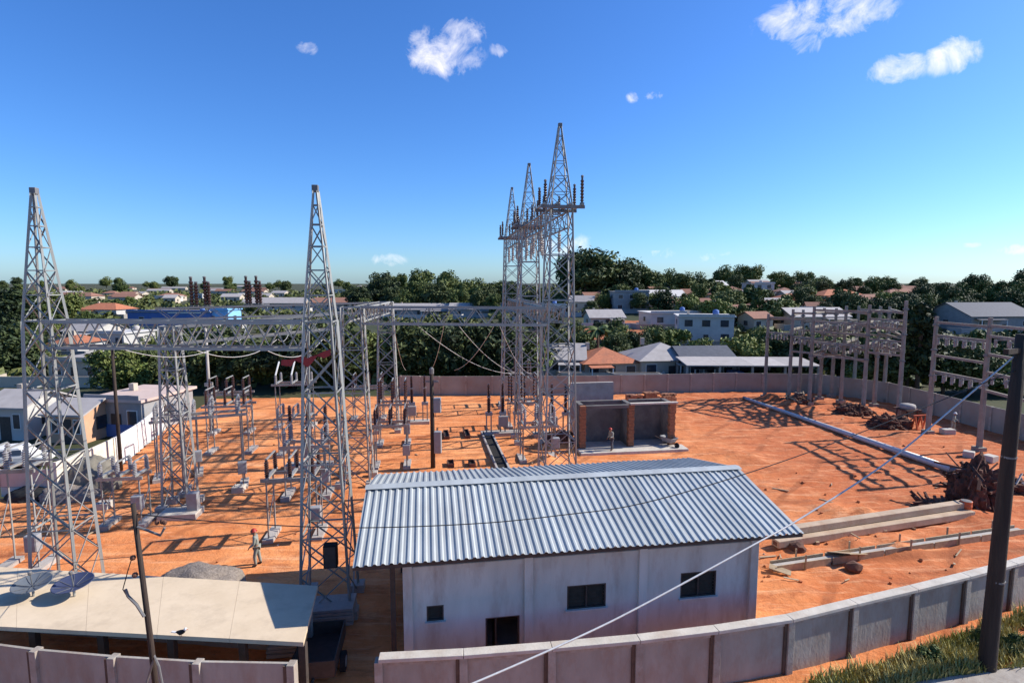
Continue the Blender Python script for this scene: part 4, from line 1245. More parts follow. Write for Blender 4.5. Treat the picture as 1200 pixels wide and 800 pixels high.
# stacked slabs near tower B, dark trailer in the gateway
g = G(398, 722)
o = thing('slab_stack', 'stack of grey precast slabs at the foot of the pointed tower', 'slab stack', (g.x - .4, g.y - .2, 0), AX)
for i in range(5):
    MB().box((random.uniform(-.05, .05), random.uniform(-.05, .05), .1 + i * .13), (2.1, 1.1, .11)).build('slab', M['concrete'], o, bevel=.01)
o = thing('slab_stack', 'lower stack of grey slabs between the shed roof and the building', 'slab stack', (g.x - .9, g.y - 1.9, 0), AX)
for i in range(3):
    MB().box((random.uniform(-.05, .05), random.uniform(-.05, .05), .1 + i * .13), (1.9, 1.0, .11)).build('slab', M['concrete'], o, bevel=.01)
g = G(372, 792)
o = thing('dark_trailer', 'small dark open trailer standing in the gap between the walls', 'trailer', (g.x, g.y + .3, 0), R(8))
MB().box((0, 0, .55), (1.35, 2.2, .08)).build('bed', M['frame_dark'], o)
for sx in (-1, 1): MB().box((sx * .66, 0, .82), (.04, 2.2, .5)).build('side_board', M['frame_dark'], o)
for sy in (-1, 1): MB().box((0, sy * 1.09, .82), (1.28, .04, .5)).build('end_board', M['frame_dark'], o)
for sx in (-1, 1):
    w_ = MB().tube([(sx * .7, -.1, .33), (sx * .86, -.1, .33)], .33, 16).build('wheel', M['rubber'], o, False)
    MB().tube([(sx * .862, -.1, .33), (sx * .875, -.1, .33)], .18, 12).build('rim', M['steel'], w_)
MB().tube([(0, -1.1, .5), (0, -1.9, .45)], .05, 8).build('drawbar', M['frame_dark'], o)


# ================================================================== SATELLITE DISHES
def dish(label, px, py, m, D, tilt, rz):
    p = at(px, py, 19.3); p.z = max(p.z, 2.75)
    p = G(px, py, 2.85)
    o = thing('satellite_dish', label, 'satellite dish', (p.x, p.y, 2.26), rz)
    h = p.z - 2.26
    MB().tube([(0, 0, 0), (0, 0, h - .1)], .04, 8).build('mast', M['steel'], o, True)
    MB().box((0, 0, .01), (.3, .3, .04)).build('base_plate', M['steel_dark'], o)
    prof = [(D / 2 * t, .16 * t * t) for t in (.02, .2, .4, .6, .8, .95, 1)]
    k = MB(); n = 32
    for r, z in prof: k.v += [(r * math.cos(2 * math.pi * i / n), r * math.sin(2 * math.pi * i / n), z) for i in range(n)]
    for a in range(len(prof) - 1):
        for i in range(n): k.f.append((a * n + i, a * n + (i + 1) % n, (a + 1) * n + (i + 1) % n, (a + 1) * n + i)); k.m.append(0)
    r_ = k.build('reflector', M[m], o, True); r_.modifiers.new('t', 'SOLIDIFY').thickness = .02
    r_.location = (0, 0, h - .1); r_.rotation_euler = (tilt, 0, 0)
    for i in range(8):
        a = i * math.pi / 4
        MB().bar((.1 * math.cos(a), .1 * math.sin(a), .025), (D / 2 * math.cos(a), D / 2 * math.sin(a), .175), .012).build('rib', M['steel_dark'], r_)
    MB().tube([(0, 0, .0), (0, 0, .5)], .018, 6).build('feed_arm', M['steel_dark'], r_)
    MB().lathe([(.05, .48), (.06, .5), (.06, .58), (.03, .6)], 8).build('feed_horn', M['steel_dark'], r_)


dish('pale grey satellite dish on the cream shed roof', 38, 684, 'dish_grey', 1.14, R(8), .2)
dish('dark blue satellite dish on the cream shed roof', 86, 684, 'dish_blue', 1.2, R(6), -.2)
# pigeon on the shed roof
p = G(212, 746, 2.55)
o = thing('roof_bird', 'small black and white bird standing on the cream roof edge', 'bird', (p.x, p.y, 2.53), R(80))
bm = bmesh.new(); bmesh.ops.create_uvsphere(bm, u_segments=12, v_segments=8, radius=1)
for v in bm.verts:
    c = v.co; r = .075 * (1 - .45 * max(0, c.y)) 
    v.co = Vector((c.x * r, c.y * .16, .17 + c.z * r + .05 * max(0, -c.y)))
    if c.y < -.7: v.co += Vector((0, -.03, .06))
me = bpy.data.meshes.new('body'); bm.to_mesh(me); bm.free(); me.materials.append(M['rubber']); k = link('body', me, o)
MB().lathe([(.02, .24), (.045, .27), (.045, .31), (.015, .34)], 8, (0, -.17, 0)).build('head', M['white_paint'], o, True)
MB().frustum((0, -.21, .29), (0, -.27, .28), .02, .004).build('beak', M['orange'], o)
MB().box((0, .22, .16), (.07, .16, .02)).build('tail', M['white_paint'], o)
for sx in (-.03, .03): MB().tube([(sx, 0, .11), (sx, -.01, 0)], .008, 5).build('leg', M['rust'], o)

# ================================================================== POLES AND CABLES
p = G(1156, 786)
BP = thing('utility_pole', 'big dark wooden pole standing in grass beside the pavement', 'pole', (p.x, p.y, 0))
MB().tube([(0, 0, -.3), (0, 0, .15), (.02, 0, 4), (.06, 0, 8), (.12, 0, 11.4)], [.27, .255, .225, .195, .165], 16).build('shaft', M['pole_dark'], BP, True)
for z in (3.2, 7.4):
    MB().tube([(.02 + z * .006, 0, z), (.02 + z * .006, 0, z + .06)], .245 if z < 5 else .21, 14).build('band', M['steel_dark'], BP)
MB().box((.1, .0, 10.9), (2.0, .14, .16), Matrix.Rotation(.5, 3, 'Z')).build('crossarm', M['pole_dark'], BP)
LPX = Vector((at(155, 590, 13).x + .02, 13, 0))
topz, botx = at(155, 590, 13).z, at(183, 805, 13).x
lp = thing('utility_pole', 'thin leaning dark pole with wire brackets in front of the cream roof', 'pole', (botx + .12, 13, 0))
lx = LPX.x - (botx + .12)
MB().tube([(0, 0, -.3), (lx * .5, 0, topz * .55), (lx, 0, topz)], [.08, .068, .055], 12).build('shaft', M['pole_dark'], lp, True)


def on_l(z): return Vector((lx * max(0, min(1, z / topz)), 0, z))


for py in (652, 672):
    q = at(153, py, 13); MB().lathe([(.05, -.05), (.07, 0), (.05, .05)], 8, tuple(on_l(q.z) + Vector((-.13, -.05, 0)))).build('spool', M['rust'], lp)
q = [at(x, y, 12.9) for x, y in ((161, 617), (175, 622), (188, 627), (193, 618))]
org = Vector((botx + .12, 13, 0))
MB().tube([v - org for v in q], .03, 6).build('bracket', M['steel_dark'], lp)
for x, y in ((184, 612), (190, 611), (193, 612)):
    MB().lathe([(.02, -.06), (.05, -.03), (.05, .03), (.02, .06)], 8, tuple(at(x, y, 12.9) - org)).build('spool', M['rust'], lp)
q = [at(x, y, 12.9) for x, y in ((147, 690), (150, 698), (160, 708), (169, 722))]
MB().tube([v - org for v in q], .035, 6).build('bracket', M['steel_dark'], lp)
q = [at(x, y, 12.9) for x, y in ((155, 652), (150, 668), (144, 690), (150, 700))]
MB().tube([v - org for v in q], .012, 5).build('drop_wire', M['wire'], lp)
q = [at(x, y, 12.9) for x, y in ((172, 800), (178, 778), (181, 768), (186, 780), (190, 800))]
MB().tube([v - org for v in q], .03, 6).build('coil', M['steel_dark'], lp)


def cable(label, pts, r, m, name='overhead_cable'):
    pts = [Vector(q) for q in pts]
    # smooth the polyline (Catmull-Rom)
    out = []
    for i in range(len(pts) - 1):
        a, b_, c, d = pts[max(i - 1, 0)], pts[i], pts[i + 1], pts[min(i + 2, len(pts) - 1)]
        for k in range(8):
            t = k / 8
            out.append(.5 * ((2 * b_) + (c - a) * t + (2 * a - 5 * b_ + 4 * c - d) * t * t + (3 * b_ - a - 3 * c + d) * t ** 3))
    out.append(pts[-1])
    o = thing(name, label, 'cable', out[0])
    MB().tube([v - out[0] for v in out], r, 6).build('strand', M[m], o, True)
    return o


cable('thick pale cable sweeping down from the big dark pole across the yard and building',
      [at(1207, 402, 17.6), at(1130, 467, 17.2), at(1040, 541, 16.4), at(945, 603, 15.4), at(885, 637, 14.6), at(760, 705, 13.2), at(680, 745, 12.4), at(550, 802, 11.2), at(440, 845, 10.2)], .024, 'wire_pale')
cable('thin black cable sagging over the corrugated roof between the two poles',
      [at(158, 602, 13.0), at(270, 612, 13.2), at(413, 618, 13.5), at(560, 613, 14.0), at(660, 603, 14.5), at(750, 590, 15.0), at(870, 556, 15.8), at(1000, 510, 16.6), at(1194, 432, 17.4)], .014, 'wire')
cable('thin dark wire leaving the leaning pole towards the lattice tower', [at(155, 652, 13), at(120, 655, 15), at(60, 662, 19)], .009, 'wire')


gK = 'thin conductors strung between the gantries'
def span(a, c, sag, label):
    a, c = Vector(a), Vector(c)
    pts = [a.lerp(c, i / 12) - Vector((0, 0, sag * 4 * (i / 12) * (1 - i / 12))) for i in range(13)]
    o = thing('conductor', label, 'cable', a, 0, gK)
    MB().tube([p - a for p in pts], .016, 5).build('strand', M['wire_pale'], o, True)
for i in range(3):
    nth = ('first', 'middle', 'last')[i]
    span((-15.8 + 2.9 * i, 21.9, 10.5), (-16.6 + 2.7 * i, 32.6, 9.7), .7, nth + ' sagging conductor between the two rows of towers by the short tower')
    span((-16.6 + 2.7 * i, 32.8, 9.7), (-21.5 + 3.6 * i, 45.2, 10.3), .8, nth + ' sagging conductor from the short tower row back to the distant beam')
    span((-7.5 + 3.2 * i, 35.0, 10.4), (-9.6 + 2.2 * i, 49.6, 5.2), .6, nth + ' conductor dropping from the far beam to the switch stands by the trees')
    span((-6.0 + 2.6 * i, 34.9, 10.4), (.2 + .8 * i, 49.6, 4.9), .8, nth + ' conductor dropping from the far beam to the columns under the spires')

# ================================================================== PEOPLE
def skin_body(name, joints, edges_, m, parent, sub=2):
    me = bpy.data.meshes.new(name)
    names = list(joints)
    me.from_pydata([joints[k][0] for k in names], [(names.index(a), names.index(c)) for a, c in edges_], [])
    me.materials.append(m)
    o = link(name, me, parent)
    o.modifiers.new('skin', 'SKIN')
    lay = me.skin_vertices[0] if me.skin_vertices else None
    for i, k in enumerate(names):
        r = joints[k][1]; rr = r if isinstance(r, tuple) else (r, r)
        lay.data[i].radius = rr
        lay.data[i].use_root = (i == 0)
    o.modifiers['skin'].use_smooth_shade = True
    sb = o.modifiers.new('sub', 'SUBSURF'); sb.levels = sub; sb.render_levels = sub
    return o


def person(label, loc, rz, sh, tr, hel, arm=0.0, stride=.12, bend=0.05):
    o = thing('person', label, 'person', loc, rz)
    fy = -bend
    J = {'pelvis': ((0, 0, .95), (.135, .10)), 'waist': ((0, fy * .4, 1.12), (.125, .09)), 'chest': ((0, fy, 1.33), (.155, .105)), 'neck': ((0, fy * 1.4, 1.47), .055),
         'chin': ((0, fy * 1.7 - .015, 1.545), (.07, .08)), 'head': ((0, fy * 1.8 - .01, 1.63), (.078, .095)), 'crown': ((0, fy * 1.8, 1.71), .06)}
    Ed = [('pelvis', 'waist'), ('waist', 'chest'), ('chest', 'neck'), ('neck', 'chin'), ('chin', 'head'), ('head', 'crown')]
    for s, sd_ in (('l', -1), ('r', 1)):
        st = stride * sd_
        J['hip' + s] = ((sd_ * .09, 0, .89), .085); J['knee' + s] = ((sd_ * .11, -st * .6 - .02, .49), .06); J['ankle' + s] = ((sd_ * .12, -st * .75 + .03, .09), .042)
        J['toe' + s] = ((sd_ * .14, -st * .75 - .13, .035), (.045, .03))
        J['shoulder' + s] = ((sd_ * .185, fy, 1.40), .06); J['elbow' + s] = ((sd_ * .245, fy + .03 - arm * .12 * (sd_ > 0), 1.13), .042)
        J['wrist' + s] = ((sd_ * .25, fy - .14 - arm * .2 * (sd_ > 0), .93 + arm * .2 * (sd_ > 0)), .028)
        w = Vector(J['wrist' + s][0]); J['palm' + s] = (tuple(w + Vector((0, -.03, -.07))), (.032, .018))
        Ed += [('pelvis', 'hip' + s), ('hip' + s, 'knee' + s), ('knee' + s, 'ankle' + s), ('ankle' + s, 'toe' + s), ('chest', 'shoulder' + s), ('shoulder' + s, 'elbow' + s), ('elbow' + s, 'wrist' + s), ('wrist' + s, 'palm' + s)]
        for f in range(4):
            k = f'finger{f}{s}'; J[k] = (tuple(w + Vector(((f - 1.5) * .018, -.055 - .01 * abs(f - 1), -.135 + .01 * abs(f - 1.5)))), .009); Ed.append(('palm' + s, k))
        J['thumb' + s] = (tuple(w + Vector((-sd_ * .04, -.05, -.07))), .01); Ed.append(('palm' + s, 'thumb' + s))
    skin_body('body', J, Ed, M['skin'], o)

    def cl(name, ks, es, grow, m):
        JJ = {}
        for k in ks:
            p, r = J[k]; rr = r if isinstance(r, tuple) else (r, r)
            JJ[k] = (p, (rr[0] + grow, rr[1] + grow))
        skin_body(name, JJ, es, M[m], o)
    cl('shirt', ['pelvis', 'waist', 'chest', 'neck', 'shoulderl', 'shoulderr', 'elbowl', 'elbowr', 'wristl', 'wristr'],
       [('pelvis', 'waist'), ('waist', 'chest'), ('chest', 'neck'), ('chest', 'shoulderl'), ('chest', 'shoulderr'), ('shoulderl', 'elbowl'), ('shoulderr', 'elbowr'), ('elbowl', 'wristl'), ('elbowr', 'wristr')], .024, sh)
    cl('trousers', ['pelvis', 'hipl', 'hipr', 'kneel', 'kneer', 'anklel', 'ankler'], [('pelvis', 'hipl'), ('pelvis', 'hipr'), ('hipl', 'kneel'), ('hipr', 'kneer'), ('kneel', 'anklel'), ('kneer', 'ankler')], .022, tr)
    for s in 'lr':
        a, t = Vector(J['ankle' + s][0]), Vector(J['toe' + s][0])
        skin_body('boot', {'a': (tuple(a + Vector((0, 0, .05))), .055), 'h': (tuple(a + Vector((0, .02, -.04))), .055), 't': (tuple(t), (.055, .04))}, [('a', 'h'), ('h', 't')], M['rubber'], o)
    hd = Vector(J['head'][0])
    prof = [(.15, -.0), (.155, .012), (.118, .02), (.115, .06), (.09, .105), (.045, .13), (.01, .135)]
    h = MB().lathe(prof, 16, (hd.x, hd.y, hd.z + .03)).build('helmet', M[hel], o, True)
    MB().box((hd.x, hd.y - .1, hd.z - .02), (.025, .04, .04)).build('nose', M['skin'], o)
    for s in (-1, 1):
        MB().lathe([(.002, 0), (.011, .005), (.002, .01)], 6, (hd.x + s * .032, hd.y - .088, hd.z + .0)).build('eye', M['dark'], o)
    return o


g = G(302, 662)
person('worker in grey green workwear and dark red helmet standing on the open red soil', (g.x, g.y, 0.0), R(-75), 'cloth_grey', 'cloth_grey', 'red', .4)
g = G(717, 530)
person('worker in red helmet and dark trousers before the firewall bays', (g.x, g.y, .2), R(-60), 'cloth_grey', 'cloth_dark', 'red', .8, .2, .1)
g = G(1116, 506)
person('worker in faded grey standing by the orange trestle near the far wall', (g.x, g.y, 0), R(40), 'cloth_grey', 'cloth_grey', 'white_paint', .5)


# ================================================================== HOUSES
def house(label, px, py, wpx, h, style, roof_m, wall_m, depth=8.0, rot=0.0, nwin=3, over=.5, pitch=.42, name='house', cat='house', storeys=1, group=None, base=None):
    g = base if base is not None else ground_at(px, py)
    w = wpx * g.y / FOC
    depth = min(depth, w * 1.2)
    o = thing(name, label, cat, (g.x, g.y + depth / 2, g.z), rot, group)
    hw, hd = w / 2, depth / 2
    b = MB(); b.box((0, 0, h / 2 - .6), (w, depth, h + 1.2))
    rise = (min(w, depth) / 2 + over) * pitch
    if style == 'gable':
        b.add([(-hw, -hd, h), (-hw, hd, h), (-hw, 0, h + hd * pitch)], [(2, 1, 0)]); b.add([(hw, -hd, h), (hw, hd, h), (hw, 0, h + hd * pitch)], [(0, 1, 2)])
    b.build('wall', M[wall_m], o)
    W_, D_ = hw + over, hd + over
    e = -over * pitch
    if style == 'gable':
        rz = h + hd * pitch
        for sg in (-1, 1):
            r = MB(); t = .14
            a = [(-W_, sg * D_, h + e), (W_, sg * D_, h + e), (W_, 0, rz), (-W_, 0, rz)]
            top = [(x, y, z + t) for x, y, z in a]
            fs = [(3, 2, 1, 0), (4, 5, 6, 7), (0, 1, 5, 4), (1, 2, 6, 5), (2, 3, 7, 6), (3, 0, 4, 7)]
            r.add(a + top, fs if sg < 0 else [tuple(reversed(q)) for q in fs]).build('roof', M[roof_m], o)
    elif style == 'hip':
        if hw >= hd: r0, r1 = (-(W_ - D_), 0), ((W_ - D_), 0)
        else: r0, r1 = (0, -(D_ - W_)), (0, (D_ - W_))
        rz = h + e + min(W_, D_) * pitch
        vs = [(-W_, -D_, h + e), (W_, -D_, h + e), (W_, D_, h + e), (-W_, D_, h + e), (r0[0], r0[1], rz), (r1[0], r1[1], rz)]
        fs = [(3, 2, 1, 0), (0, 1, 5, 4), (2, 3, 4, 5), (1, 2, 5), (3, 0, 4)] if hw >= hd else [(3, 2, 1, 0), (0, 1, 4), (1, 2, 5, 4), (2, 3, 5), (3, 0, 4, 5)]
        MB().add(vs, fs).build('roof', M[roof_m], o)
    else:
        MB().box((0, 0, h + .12), (w + over * 1.4, depth + over * 1.4, .24)).build('roof', M[roof_m], o)
        MB().box((0, -hd - over * .5, h + .42), (w + .1, .15, .4)).build('parapet', M[wall_m], o)
    if style != 'flat' and w > 6 and base is None:
        vx = random.choice((-.25, .25)) * w
        v_ = MB().box((vx, -hd - 1.0, h * .82), (w * .42, 1.9, .1), Matrix.Rotation(R(6), 3, 'X')).build('veranda_roof', M[roof_m], o)
        for sx in (-.19, .19): MB().box((vx + sx * w, -hd - 1.8, h * .4), (.14, .14, h * .8)).build('veranda_post', M['white_paint'], v_)
    if style == 'flat' and w > 6 and base is None:
        MB().lathe([(.6, h + .24), (.66, h + .5), (.62, h + 1.1), (.3, h + 1.3), (.05, h + 1.34)], 12, (w * .25, depth * .15, 0)).build('roof_tank', M['blue_wall' if w > 9 else 'fibre'], o, True)
    if random.random() < .6 and base is None:
        MB().box((-w * .28, depth * .1, h + hd * pitch * (1 if style != 'flat' else .3)), (.5, .5, 1.0)).build('chimney', M['wall_beige'], o)
    k = 0
    for st in range(storeys):
        z0 = h / storeys * st
        for i in range(nwin):
            x = -hw + w * (i + .5) / nwin + random.uniform(-.15, .15)
            ww, wh = min(1.4, w / nwin * .5), min(1.2, h / storeys * .42)
            if st == 0 and i == nwin // 2:
                d_ = MB().box((x, -hd - .02, z0 + 1.02), (.95, .08, 2.04)).build('door', M['frame_dark'], o)
                continue
            f = MB().box((x, -hd - .02, z0 + h / storeys * .55), (ww + .16, .08, wh + .16)).build('window', M['frame_dark' if roof_m == 'roof_white' else 'white_paint'], o)
            MB().box((x, -hd - .05, z0 + h / storeys * .55), (ww, .06, wh)).build('pane', M['glass'], f)
        for sx in (-1, 1):
            f = MB().box((sx * (hw + .02), 0, z0 + h / storeys * .55), (.08, min(1.4, depth * .3), 1.1)).build('window', M['frame_dark'], o)
            MB().box((sx * (hw + .05), 0, z0 + h / storeys * .55), (.06, min(1.2, depth * .25), .95)).build('pane', M['glass'], f)
    return o


HS = [
    # the streets right behind the back wall
    ('house with a bright orange terracotta hip roof directly behind the back wall', 712, 446, 66, 2.6, 'hip', 'terracotta', 'wall_beige', 8, .15),
    ('house under pale grey fibre cement gable behind the row of spires', 655, 444, 64, 2.8, 'gable', 'fibre', 'wall_grey', 8, -.1),
    ('house with pale pinkish grey hip roof behind the back wall', 783, 446, 74, 3.0, 'hip', 'fibre', 'wall_beige', 9, .1),
    ('low house with dark slate coloured roof behind the back wall', 830, 448, 62, 2.7, 'gable', 'roof_dark', 'wall_grey', 8, .1),
    ('white two storey house with open balconies among the green trees', 832, 404, 62, 5.6, 'flat', 'roof_white', 'wall_white', 9, -.2, 3, .5, .4, 'house', 'house', 2),
    ('long white walled building with pale flat roof above the red slope', 792, 384, 66, 3.6, 'flat', 'roof_white', 'wall_white', 9, .1),
    ('tall grey block house with dark upper storey below the hill trees', 740, 366, 40, 6.2, 'flat', 'wall_grey', 'wall_grey', 9, 0, 3, .4, .4, 'house', 'house', 2),
    ('house with broad white sheet roof beside the grey block house', 778, 358, 50, 3.2, 'gable', 'roof_white', 'wall_grey', 9, .1),
    ('small bright white gabled house on the hill crest', 838, 344, 26, 3.4, 'gable', 'roof_white', 'wall_white', 8, .2),
    ('white house with two upper openings on the hill crest', 893, 348, 26, 5.0, 'flat', 'roof_white', 'wall_white', 8, .2, 2, .4, .4, 'house', 'house', 2),
    ('house with long terracotta roof below the white crest houses', 940, 362, 56, 3.0, 'hip', 'terracotta', 'wall_beige', 9, .1),
    ('house with wide bright terracotta roof above the concrete frames', 988, 356, 52, 3.0, 'hip', 'terracotta', 'wall_white', 9, .1),
    ('house with reddish roof between the frames and the big trees', 1026, 362, 42, 3.0, 'hip', 'terracotta_dull', 'wall_beige', 8, .1),
    ('small peach house with terracotta roof beside the dark conifer', 1093, 378, 30, 2.6, 'hip', 'terracotta', 'wall_peach', 7, .1),
    ('wide grey blue warehouse roof under the big dark trees', 1172, 390, 84, 4.0, 'gable', 'roof_dark', 'wall_grey', 14, .1),
    ('pale long roofed house below the frames skyline', 960, 384, 70, 2.8, 'gable', 'fibre', 'wall_beige', 9, .1),
    ('dull tiled house behind the outer end of the frames', 905, 372, 48, 2.8, 'hip', 'terracotta_dull', 'wall_white', 9, .1),
    ('small house with red gable roof below the white crest house', 822, 366, 26, 2.6, 'gable', 'terracotta_dull', 'wall_beige', 7, .2),
    ('pale shed roofed house at the top of the red slope', 710, 384, 40, 2.6, 'gable', 'fibre', 'wall_beige', 8, .1),
    # left town
    ('house with a broad orange tiled roof behind the round green tree', 116, 372, 52, 3.0, 'hip', 'terracotta', 'wall_white', 9, -.15),
    ('far house with dull terracotta roof above the round green tree', 84, 352, 56, 3.0, 'hip', 'terracotta_dull', 'wall_beige', 10, -.15),
    ('long blue shop building with pale sign band beyond the beams', 200, 384, 104, 4.4, 'flat', 'fibre', 'blue_wall', 9, -.1),
    ('light cyan block attached to the end of the blue shop', 259, 384, 22, 4.9, 'flat', 'cyan_wall', 'cyan_wall', 8, -.1),
    ('white house with pinkish wall under the beam of the pointed towers', 130, 410, 44, 3.2, 'flat', 'roof_white', 'wall_white', 8, -.15),
    ('house with small orange roof between the tower and white house', 78, 418, 34, 2.6, 'hip', 'terracotta', 'wall_white', 7, -.1),
    ('pale house with grey gable partly behind the dish side tower', 96, 404, 40, 3.0, 'gable', 'fibre', 'wall_white', 8, -.1),
    ('flat grey house with pale roof edge beyond the cream wall', 142, 512, 72, 3.1, 'flat', 'pink_wall', 'wall_grey', 7, -.14, 3, .4),
    ('orange peach low house behind the cream and teal wall', 82, 520, 44, 2.6, 'gable', 'fibre', 'wall_peach', 6, -.1),
    ('white walled house cut by the frame beyond the pinkish wall', 12, 516, 50, 3.0, 'gable', 'fibre', 'wall_white', 7, -.1),
    ('long open shed with pale beam roof behind the thin dark pole', 92, 448, 70, 2.8, 'flat', 'fibre', 'wall_beige', 6, -.12),
    ('long pale roofed shed behind the dense trees', 320, 364, 74, 3.2, 'gable', 'fibre', 'wall_beige', 10, 0),
    ('low house with pinkish roof beyond the pointed tower', 384, 362, 60, 3.0, 'hip', 'terracotta_dull', 'wall_white', 9, .05),
    ('narrow white end wall house beside the wooded rise', 420, 358, 18, 3.6, 'flat', 'roof_white', 'wall_white', 7, 0, 1),
    ('white house half hidden in the wooded rise', 545, 356, 40, 3.6, 'gable', 'roof_white', 'wall_white', 9, 0),
    ('long grey sheet roof above the far lattice beam', 490, 371, 80, 2.6, 'gable', 'fibre', 'wall_grey', 9, 0),
    ('long greenish grey sheet roof close to the row of spires', 560, 371, 66, 2.6, 'gable', 'fibre', 'wall_grey', 9, 0),
    ('pale block house seen through the row of spires', 640, 372, 46, 3.6, 'flat', 'roof_white', 'wall_white', 9, 0),
]
foot = []
for q in HS:
    o = house(*q); foot.append((o.location.x, o.location.y, q[3] * o.location.y / FOC * .55 + 2, q[0]))
    if q[0].startswith('flat grey house'): FG = o; fgw = q[3] * (o.location.y - 3.5) / FOC
    if q[0].startswith('long blue shop'): BLUE = o; bw = q[3] * (o.location.y - 4) / FOC
MB().box((bw * .2, -4.7, 4.35), (bw * .4, .12, .55)).build('sign_band', M['white_paint'], BLUE)
MB().box((bw * .05, -4.6, 2.0), (bw * .5, .1, 1.6)).build('shutter', M['pink_wall'], BLUE)
MB().box((-.1, -min(7, fgw * 1.2) / 2 - .06, .35), (fgw * .9, .1, 1.5)).build('blue_dado', M['blue_wall'], FG)
# distant roofs on the skyline, too far to tell apart
random.seed(21)
for i in range(115):
    px = random.choice([random.uniform(60, 460), random.uniform(60, 420), random.uniform(860, 1100), random.uniform(680, 900), random.uniform(680, 900)])
    py = random.uniform(337, 356) if px < 470 else random.uniform(340, 392)
    if 660 < px < 795 and py > 366: continue
    g = ground_at(px, py)
    if any(math.hypot(g.x - fx, g.y + 4 - fy) < fr + 1 for fx, fy, fr, _ in foot): continue
    wpx = random.uniform(12, 28) * (1.3 if px > 470 else 1)
    st, rm, wm, lb = random.choice((('hip', 'terracotta_dull', 'wall_beige', 'small far off house with a dull tiled roof in the hazy town'), ('gable', 'terracotta_dull', 'wall_beige', 'small far off house with an orange brown roof in the hazy town'),
                            ('flat', 'roof_white', 'wall_white', 'small far off white box house in the hazy town'), ('gable', 'fibre', 'wall_beige', 'small far off house with a grey sheet roof in the hazy town')))
    house(lb, px, py, wpx, 3.0, st, rm, wm, 8, random.uniform(-.3, .3), 2, group='far off small houses of the town', base=g)
    foot.append((g.x, g.y + 4, wpx * g.y / FOC * .55 + 2, None))

# garden walls round the houses beyond the yard
random.seed(4)
for k, f in enumerate([q for q in foot if q[3]]):
    if f[1] < 60 or f[1] > 260: continue
    hl = {'label': f[3]}
    short = f[3].split(' behind ')[0].split(' above ')[0].split(' below ')[0].split(' among ')[0].split(' with ')[0].split(' on ')[0].split(' beyond ')[0].split(' between ')[0].split(' under ')[0].split(' directly')[0].split(' among')[0]
    if short in ('house', 'small house', 'white house'): short = ' '.join(f[3].split()[:8])
    r = f[2] + random.uniform(.5, 2); y = f[1] - f[2] * .7 - random.uniform(1, 3)
    if y < 70: continue
    pts = [Vector((f[0] - r, y + 2.5, 0)), Vector((f[0] - r * .9, y, 0)), Vector((f[0] + r, y + random.uniform(-.8, .8), 0)), Vector((f[0] + r * 1.02, y + 3, 0))]
    o = thing('garden_wall', 'low garden wall in front of the ' + ' '.join(short.split()[:8]), 'wall', (f[0], y, 0), 0, 'garden walls of the town')
    mname = random.choice(('wall_white', 'wall_beige', 'precast_far', 'fibre', 'wall_grey'))
    for a, c in zip(pts, pts[1:]):
        n_ = max(1, int((c - a).length / 4))
        for i in range(n_):
            p, q = a.lerp(c, i / n_), a.lerp(c, (i + 1) / n_); zz = terrain_h((p.x + q.x) / 2, (p.y + q.y) / 2)
            MB().bar((p.x - f[0], p.y - y, zz + .55), (q.x - f[0], q.y - y, zz + .55), .16, 1.7).build('wall_panel', M[mname], o)
# roofed open shed behind the frames with dark inside, and parked vehicles
p0, p1 = G(800, 456), G(962, 457)
o = thing('open_shed', 'long open sided shed with a pale roof edge behind the frames', 'shed', (p0.x + 1, p0.y + 2.0, -.2), math.atan2(p1.y - p0.y, p1.x - p0.x))
ln = (p1 - p0).length
for i in range(4):
    MB().box((ln * (i + .5) / 4, 2.6, 3.05), (ln / 4 - .02, 5.6, .14), Matrix.Rotation(R(4), 3, 'X')).build('roof_sheet', M['fibre'], o)
for i in range(5):
    for yy in (.3, 5): MB().box((.2 + (ln - .4) * i / 4, yy, 1.4), (.25, .25, 2.9)).build('post', M['concrete'], o)
MB().box((ln / 2, 5.2, 1.4), (ln, .15, 2.8)).build('back_wall', M['frame_dark'], o)


def car(label, x, y, z, rz, m, length=4.4, hgt=1.5, van=False):
    o = thing('parked_car', label, 'car', (x, y, z), rz)
    L_, w = length / 2, .88
    if van: prof = [(-L_, .35), (L_, .35), (L_, .95), (L_ - .35, 1.05), (L_ - .8, hgt), (-L_ + .1, hgt), (-L_, .9)]
    else: prof = [(-L_, .35), (L_, .35), (L_, .75), (L_ - .95, .92), (L_ - 1.55, hgt), (-L_ + 1.1, hgt), (-L_ + .45, .98), (-L_, .92)]
    n = len(prof)
    vs = [(x_, -w if z_ < 1 else -w * .86, z_) for x_, z_ in prof] + [(x_, w if z_ < 1 else w * .86, z_) for x_, z_ in prof]
    MB().add(vs, [tuple(range(n)), tuple(reversed(range(n, 2 * n)))] + [(i, n + i, n + (i + 1) % n, (i + 1) % n) for i in range(n)]).build('body', M[m], o, bevel=.05)
    for sx in (-L_ * .62, L_ * .62):
        for sy in (-1, 1):
            wh = MB().tube([(sx, sy * (w - .15), .33), (sx, sy * (w + .02), .33)], .33, 14).build('wheel', M['rubber'], o)
            MB().tube([(sx, sy * (w + .022), .33), (sx, sy * (w + .03), .33)], .19, 10).build('rim', M['steel'], wh)
    for sy in (-1, 1):
        MB().box((-.15, sy * w * .93, hgt * .79), (length * .42, .03, .36), Matrix.Rotation(R(14) * sy, 3, 'X')).build('side_window', M['glass'], o)
        MB().box((L_ - .02, sy * .6, .68), (.08, .3, .16)).build('headlight', M['white_paint'], o)
    return o


